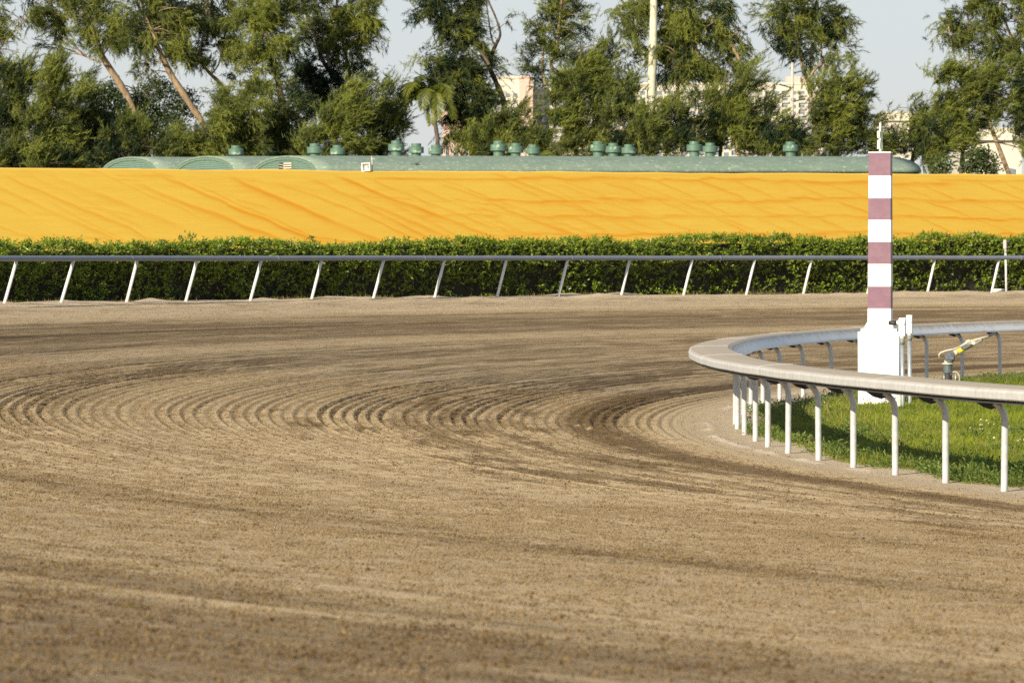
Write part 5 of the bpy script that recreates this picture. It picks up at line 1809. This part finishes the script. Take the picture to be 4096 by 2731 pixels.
mb = MB()
mb.tube([G(3795, 1452), G(3797, 1440), G(3802, 1428), G(3812, 1418)], [0.075, 0.085, 0.09, 0.06], 12)
mb.tube([G(3789, 1428, -0.09), G(3789, 1428, 0.09)], 0.05, 12)
mb.tube([G(3806, 1430, -0.11), G(3806, 1430, -0.05)], 0.035, 12)
mb.box(G(3800, 1412), (0.10, 0.10, 0.05), Matrix.Rotation(R(-24), 3, 'Y'))
mb.build('elbow_casting', M['gun_dark'], gun)
mb = MB()
mb.tube([G(3818, 1413), G(3832, 1406)], [0.052, 0.05], 14)
mb.tube([G(3860, 1392), G(3895, 1374), G(3903, 1371), G(3904, 1372), G(3928, 1359)], [0.046, 0.040, 0.040, 0.034, 0.026], 14)
mb.build('barrel', M['gun_alloy'], gun)
mb = MB()
mb.tube([G(3832, 1406), G(3860, 1392)], [0.0505, 0.047], 14)
mb.build('yellow_band', M['gun_yellow'], gun)
mb = MB()
mb.tube([G(3757, 1432), G(3757.5, 1416), G(3763, 1411), G(3785, 1402), G(3812, 1397), G(3840, 1386)], [0.010, 0.016, 0.017, 0.017, 0.015, 0.014], 8)
mb.tube([G(3840, 1386), G(3870, 1369), G(3960, 1343)], [0.016, 0.028, 0.020], 8)
mb.box(G(3872, 1364), (0.07, 0.06, 0.05), Matrix.Rotation(R(-20), 3, 'Y'))
mb.build('drive_arm', M['gun_alloy'], gun)
mb = MB()
mb.prism([(0, 0), (0.19, 0.06), (0.20, 0.04), (0.14, -0.005), (0.05, -0.05), (0.0, -0.03)], -0.03, 0.03, Vector((1, 0, 0)), Vector((0, 0, 1)), G(3842, 1386, -0.06))
mb.prism([(0, 0), (0.09, 0.035), (0.09, 0.02), (0.0, -0.018)], -0.02, 0.02, Vector((1, 0, 0)), Vector((0, 0, 1)), G(3830, 1377))
mb.build('counterweight', M['gun_dark'], gun)
mb = MB()
mb.tube([G(3928, 1356), G(3930, 1355)], [0.03, 0.03], 12)
mb.prism([(0, 0), (0.10, 0.055), (0.145, 0.052), (0.15, 0.012), (0.10, 0.002), (0.06, -0.022), (0.02, -0.018)], -0.04, 0.04, Vector((1, 0, 0)), Vector((0, 0, 1)), G(3951, 1341))
mb.build('spoon', M['black'], gun)
mb = MB()
pts = [G(3806 + 19 * math.cos(R(a)) + 12, 1510 - 24 * math.sin(R(a)), -0.05) for a in range(0, 181, 15)]
mb.tube([G(3837, 1535, -0.05)] + pts + [G(3799, 1535, -0.05)], 0.010, 8)
mb.build('hose_loop', M['gun_alloy'], gun)
mb = MB()
mb.tube([G(3777, 1489, -0.02), G(3777, 1540, -0.02)], 0.012, 8)
mb.tube([G(3822, 1492, -0.02), G(3822, 1540, -0.02)], 0.012, 8)
mb.build('support_rod', M['pipe'], gun)

# ------------------------------------------------------------------ grey sensor post and ground box at the outer rail
th_s, Ys = th_of_px(4026, 78.75)
g = polar(78.75, th_s, 1.36)
k = Ys / F
sp_ = thing('sensor_post', 'slim white post with a weathered grey head in front of the hedge at right', 'sensor post', g, rotz=R(-20))
mb = MB()
mb.tube([(0, 0, -0.3), (-0.02, 0, 0.7), (-0.035, 0, 1.22)], 0.032, 12)
mb.build('post', M['outer_post'], sp_)
mb = MB()
mb.tube([(-0.035, 0, 1.20), (-0.035, 0, 1.33)], 0.038, 12)
mb.build('coupling', M['greybox'], sp_)
mb = MB()
mb.box((-0.045, 0, 1.455), (0.10, 0.11, 0.27), None, 0.012)
hd = mb.build('head_box', M['greybox'], sp_)
mb = MB()
mb.tube([(0.006, 0, 1.535), (0.095, 0, 1.53)], [0.04, 0.034], 12)
mb.build('lens_barrel', M['bracket'], hd)
gp_ = polar(78.62, th_of_px(3996, 78.62)[0], 1.36)
bx = thing('junction_box', 'low pale junction box on the ground beside the slim sensor post', 'box', gp_, rotz=R(18))
mb = MB()
mb.box((-0.05, 0, 0.075), (0.20, 0.16, 0.14), None, 0.008)
mb.build('body', M['box'], bx)
mb = MB()
mb.box((0.11, 0, 0.075), (0.115, 0.13, 0.12), None, 0.008)
mb.tube([(0.12, -0.065, 0.085), (0.12, -0.085, 0.085)], 0.02, 10)
mb.build('socket', M['greybox'], bx)

# ------------------------------------------------------------------ bird flying past the barn roof
bp_ = P(1664, 657, 125)
mb = MB()
mb.tube([(-0.03, 0.06, 0.02), (-0.01, 0.03, 0.012), (0.02, 0, 0), (0.055, -0.03, -0.018), (0.10, -0.06, -0.02), (0.13, -0.07, -0.022)], [0.006, 0.022, 0.030, 0.026, 0.012, 0.003], 10)
for sg, pts in ((1, [(0.02, 0, 0.012), (0.09, 0.0, 0.05), (0.165, 0.02, 0.105)]), (-1, [(0.0, 0.0, 0.008), (-0.09, 0.03, -0.006), (-0.19, 0.06, -0.012)])):
    a, b2, c2 = [Vector(p_) for p_ in pts]
    w0, w1 = Vector((0.02, -0.055, -0.012)), Vector((0.012, -0.04, -0.01))
    t_ = Vector((0, 0, 0.004))
    A = [mb.bm.verts.new(p_) for p_ in (a - w0 * 0.5, b2 - w1 * 0.5, c2, b2 + w1 * 0.6, a + w0 * 0.6)]
    B = [mb.bm.verts.new(p_ + t_) for p_ in (a - w0 * 0.5, b2 - w1 * 0.5, c2, b2 + w1 * 0.6, a + w0 * 0.6)]
    mb.bm.faces.new(A)
    mb.bm.faces.new(B[::-1])
    for i in range(5):
        mb.bm.faces.new((A[i], A[(i + 1) % 5], B[(i + 1) % 5], B[i]))
M['bird'] = paint('dark_plumage', (0.022, 0.022, 0.025), (0.04, 0.038, 0.036), 0.6, 30)
bi = mb.build('bird', M['bird'])
bi.location = bp_
tag(bi, 'small dark bird in flight in front of the green barn roof', 'bird')

# ------------------------------------------------------------------ infield grass, weeds, flowers
def polar_np(r, th, z):
    return np.stack([CX - r * np.cos(np.radians(th)), CY + r * np.sin(np.radians(th)), z], -1)


def in_view(p, m0=2750, m1=4500):
    px = 2048 + F * p[:, 0] / p[:, 1]
    return (px > m0) & (px < m1)


n = 900000
th = rng.uniform(-26, 44, n)
r = 54.7 - 11.0 * rng.random(n) ** 1.3
p0 = polar_np(r, th, infield_z(r, th))
e = edge_r(th) - r
patch = fbm(p0[:, 0] * 0.9, p0[:, 1] * 0.9, 230, 3)
ok = in_view(p0, 2600, 5700) & ((2048 + F * p0[:, 0] / p0[:, 1] < 4350) | (rng.random(n) < 0.30)) & (e > 0.12 * rng.normal(size=n)) & (rng.random(n) < 0.35 + 0.9 * patch)
p0, r, th, e, patch = p0[ok], r[ok], th[ok], e[ok], patch[ok]
if len(p0) > 210000:
    sel = rng.choice(len(p0), 210000, replace=False)
    p0, r, th, e, patch = p0[sel], r[sel], th[sel], e[sel], patch[sel]
n = len(p0)
hgt = (0.038 + 0.075 * fbm(p0[:, 0] * 1.7, p0[:, 1] * 1.7, 240, 3)) * rng.uniform(0.5, 1.35, n) * np.where(e < 0.25, 0.7, 1.0)
d = unit(np.stack([0.55 * rng.normal(size=n), 0.55 * rng.normal(size=n), np.ones(n)], -1))
tint = np.clip(0.15 + 0.8 * fbm(p0[:, 0] * 0.45, p0[:, 1] * 0.45, 250, 3) + 0.16 * rng.normal(size=n), 0, 1)
v, f, t = blades(p0 - np.array([0, 0, 0.01]), d, hgt, rng.uniform(0.010, 0.020, n), tint)
tag(link('grass', np_mesh('grass', v, f, {'tint': t}), M['grass']), 'green infield grass inside the curving rail', None, None, 'stuff')

# weeds: low leafy clumps, thickest along the rail's foot
nc = 1500
th = rng.uniform(-24, 40, nc)
r = np.where(rng.random(nc) < 0.6, edge_r(th) + 0.15 - np.abs(rng.normal(0, 0.55, nc)), 54.0 - 7 * rng.random(nc))
c0 = polar_np(r, th, infield_z(r, th))
keep = in_view(c0) & (fbm(c0[:, 0] * 0.8, c0[:, 1] * 0.8, 260, 2) > 0.40)
c0 = c0[keep]
th = th[keep]
sz = rng.uniform(0.5, 1.3, len(c0)) * np.where(th < -4, 1.15, 0.8)
K = 46
b_ = np.repeat(c0, K, 0)
S = np.repeat(sz, K)
ang = rng.uniform(0, 2 * np.pi, len(b_))
rad = 0.13 * np.sqrt(rng.random(len(b_))) * S
hh = np.maximum(0.015, (0.17 - 0.5 * rad) * rng.random(len(b_)) * S)
b_ = b_ + np.stack([rad * np.cos(ang), rad * np.sin(ang), hh], -1)
d = unit(np.stack([np.cos(ang) * 0.8, np.sin(ang) * 0.8, 0.5 + 0.2 * rng.normal(size=len(ang))], -1) + 0.3 * rng.normal(size=(len(ang), 3)))
L = rng.uniform(0.035, 0.075, len(b_)) * S ** 0.5
tt = np.clip(np.repeat(0.45 + 0.22 * rng.normal(size=len(c0)), K) + 0.12 * rng.normal(size=len(b_)), 0, 1)
v, f, t = leaves(b_, d, unit(np.array([0, 0, 1.0]) + 0.5 * rng.normal(size=(len(b_), 3))), L, L * 0.36, tt)
tag(link('weeds', np_mesh('weeds', v, f, {'tint': t}), M['weed']), 'low leafy weeds along the foot of the inner rail', None, None, 'stuff')

# dry stalks
n = 5200
th = rng.uniform(-22, 42, n)
r = edge_r(th) + 0.1 - np.abs(rng.normal(0, 1.4, n))
p0 = polar_np(r, th, infield_z(r, th))
p0 = p0[in_view(p0)]
n = len(p0)
d = unit(np.stack([0.4 * rng.normal(size=n), 0.4 * rng.normal(size=n), np.ones(n)], -1))
v, f, t = blades(p0, d, rng.uniform(0.08, 0.26, n), rng.uniform(0.006, 0.011, n), rng.random(n))
# thin dry grass at the hedge's foot
n2 = 9000
th = rng.uniform(22, 62, n2)
r = 79.15 + 0.25 * rng.normal(size=n2)
arc = np.radians(th) * 79
ok = fbm(arc * 0.5, 0 * arc, 270, 3) > 0.36
th, r = th[ok], r[ok]
q0 = polar_np(r, th, track_height(np.clip(r, 78, 79.4), th)[0])
d = unit(np.stack([0.6 * rng.normal(size=len(th)), 0.6 * rng.normal(size=len(th)), np.ones(len(th))], -1))
v2, f2, t2_ = blades(q0, d, rng.uniform(0.05, 0.16, len(th)), rng.uniform(0.010, 0.018, len(th)), rng.random(len(th)))
tag(link('dry_grass', np_mesh('dry_grass', np.concatenate([v, v2]), np.concatenate([f, f2 + len(v)]), {'tint': np.concatenate([t, t2_])}), M['straw']), 'thin dry grass at the hedge foot and infield edge', None, None, 'stuff')

# daisies: small white heads, thickest at the right frame edge and round the plinth
cen = [P(4060, 1800, 54.5), P(4085, 1830, 53.5), P(4020, 1760, 57), P(3930, 1790, 55.5), P(4110, 1790, 54.0), P(3960, 1745, 58)]
fl_pts = []
for c in cen:
    for _ in range(5):
        fl_pts.append((c.x + random.gauss(0, 0.22), c.y + random.gauss(0, 1.0)))
for _ in range(170):
    fl_pts.append((pb.x + random.uniform(-0.38, 0.36), pb.y - 0.36 - abs(random.gauss(0, 0.22))))
for _ in range(12):
    a = random.uniform(-18, 20)
    q = polar(53.6 - abs(random.gauss(0, 1.6)), a)
    fl_pts.append((q.x, q.y))
fl_pts = np.array(fl_pts)
rr = np.hypot(fl_pts[:, 0] - CX, fl_pts[:, 1] - CY)
tt = np.degrees(np.arctan2(fl_pts[:, 1] - CY, CX - fl_pts[:, 0]))
z = infield_z(rr, tt) + rng.uniform(0.07, 0.17, len(rr))
near_p = np.hypot(fl_pts[:, 0] - pb.x, fl_pts[:, 1] - pb.y) < 1.0
z = np.where(near_p, z + 0.05 * rng.random(len(z)), z)
K = 5
b_ = np.repeat(np.column_stack([fl_pts, z]), K, 0)
ang = np.tile(np.arange(K) * 2 * np.pi / K, len(z)) + np.repeat(rng.random(len(z)) * 6, K)
tilt = np.repeat(unit(np.column_stack([-0.25 + 0.3 * rng.normal(size=len(z)), -0.5 + 0.3 * rng.normal(size=len(z)), np.ones(len(z))])), K, 0)
u1 = unit(np.cross(tilt, np.array([1.0, 0.2, 0])))
u2 = np.cross(tilt, u1)
d = u1 * np.cos(ang)[:, None] + u2 * np.sin(ang)[:, None]
L = np.repeat(rng.uniform(0.008, 0.017, len(z)), K)
v, f, t = leaves(b_, d, tilt, L, L * 0.8, rng.random(len(b_)), 0.1)
tag(link('white_flowers', np_mesh('white_flowers', v, f, {'tint': t}), M['petal']), 'tiny white flowers dotted in the infield grass and round the plinth', None, None, 'stuff')
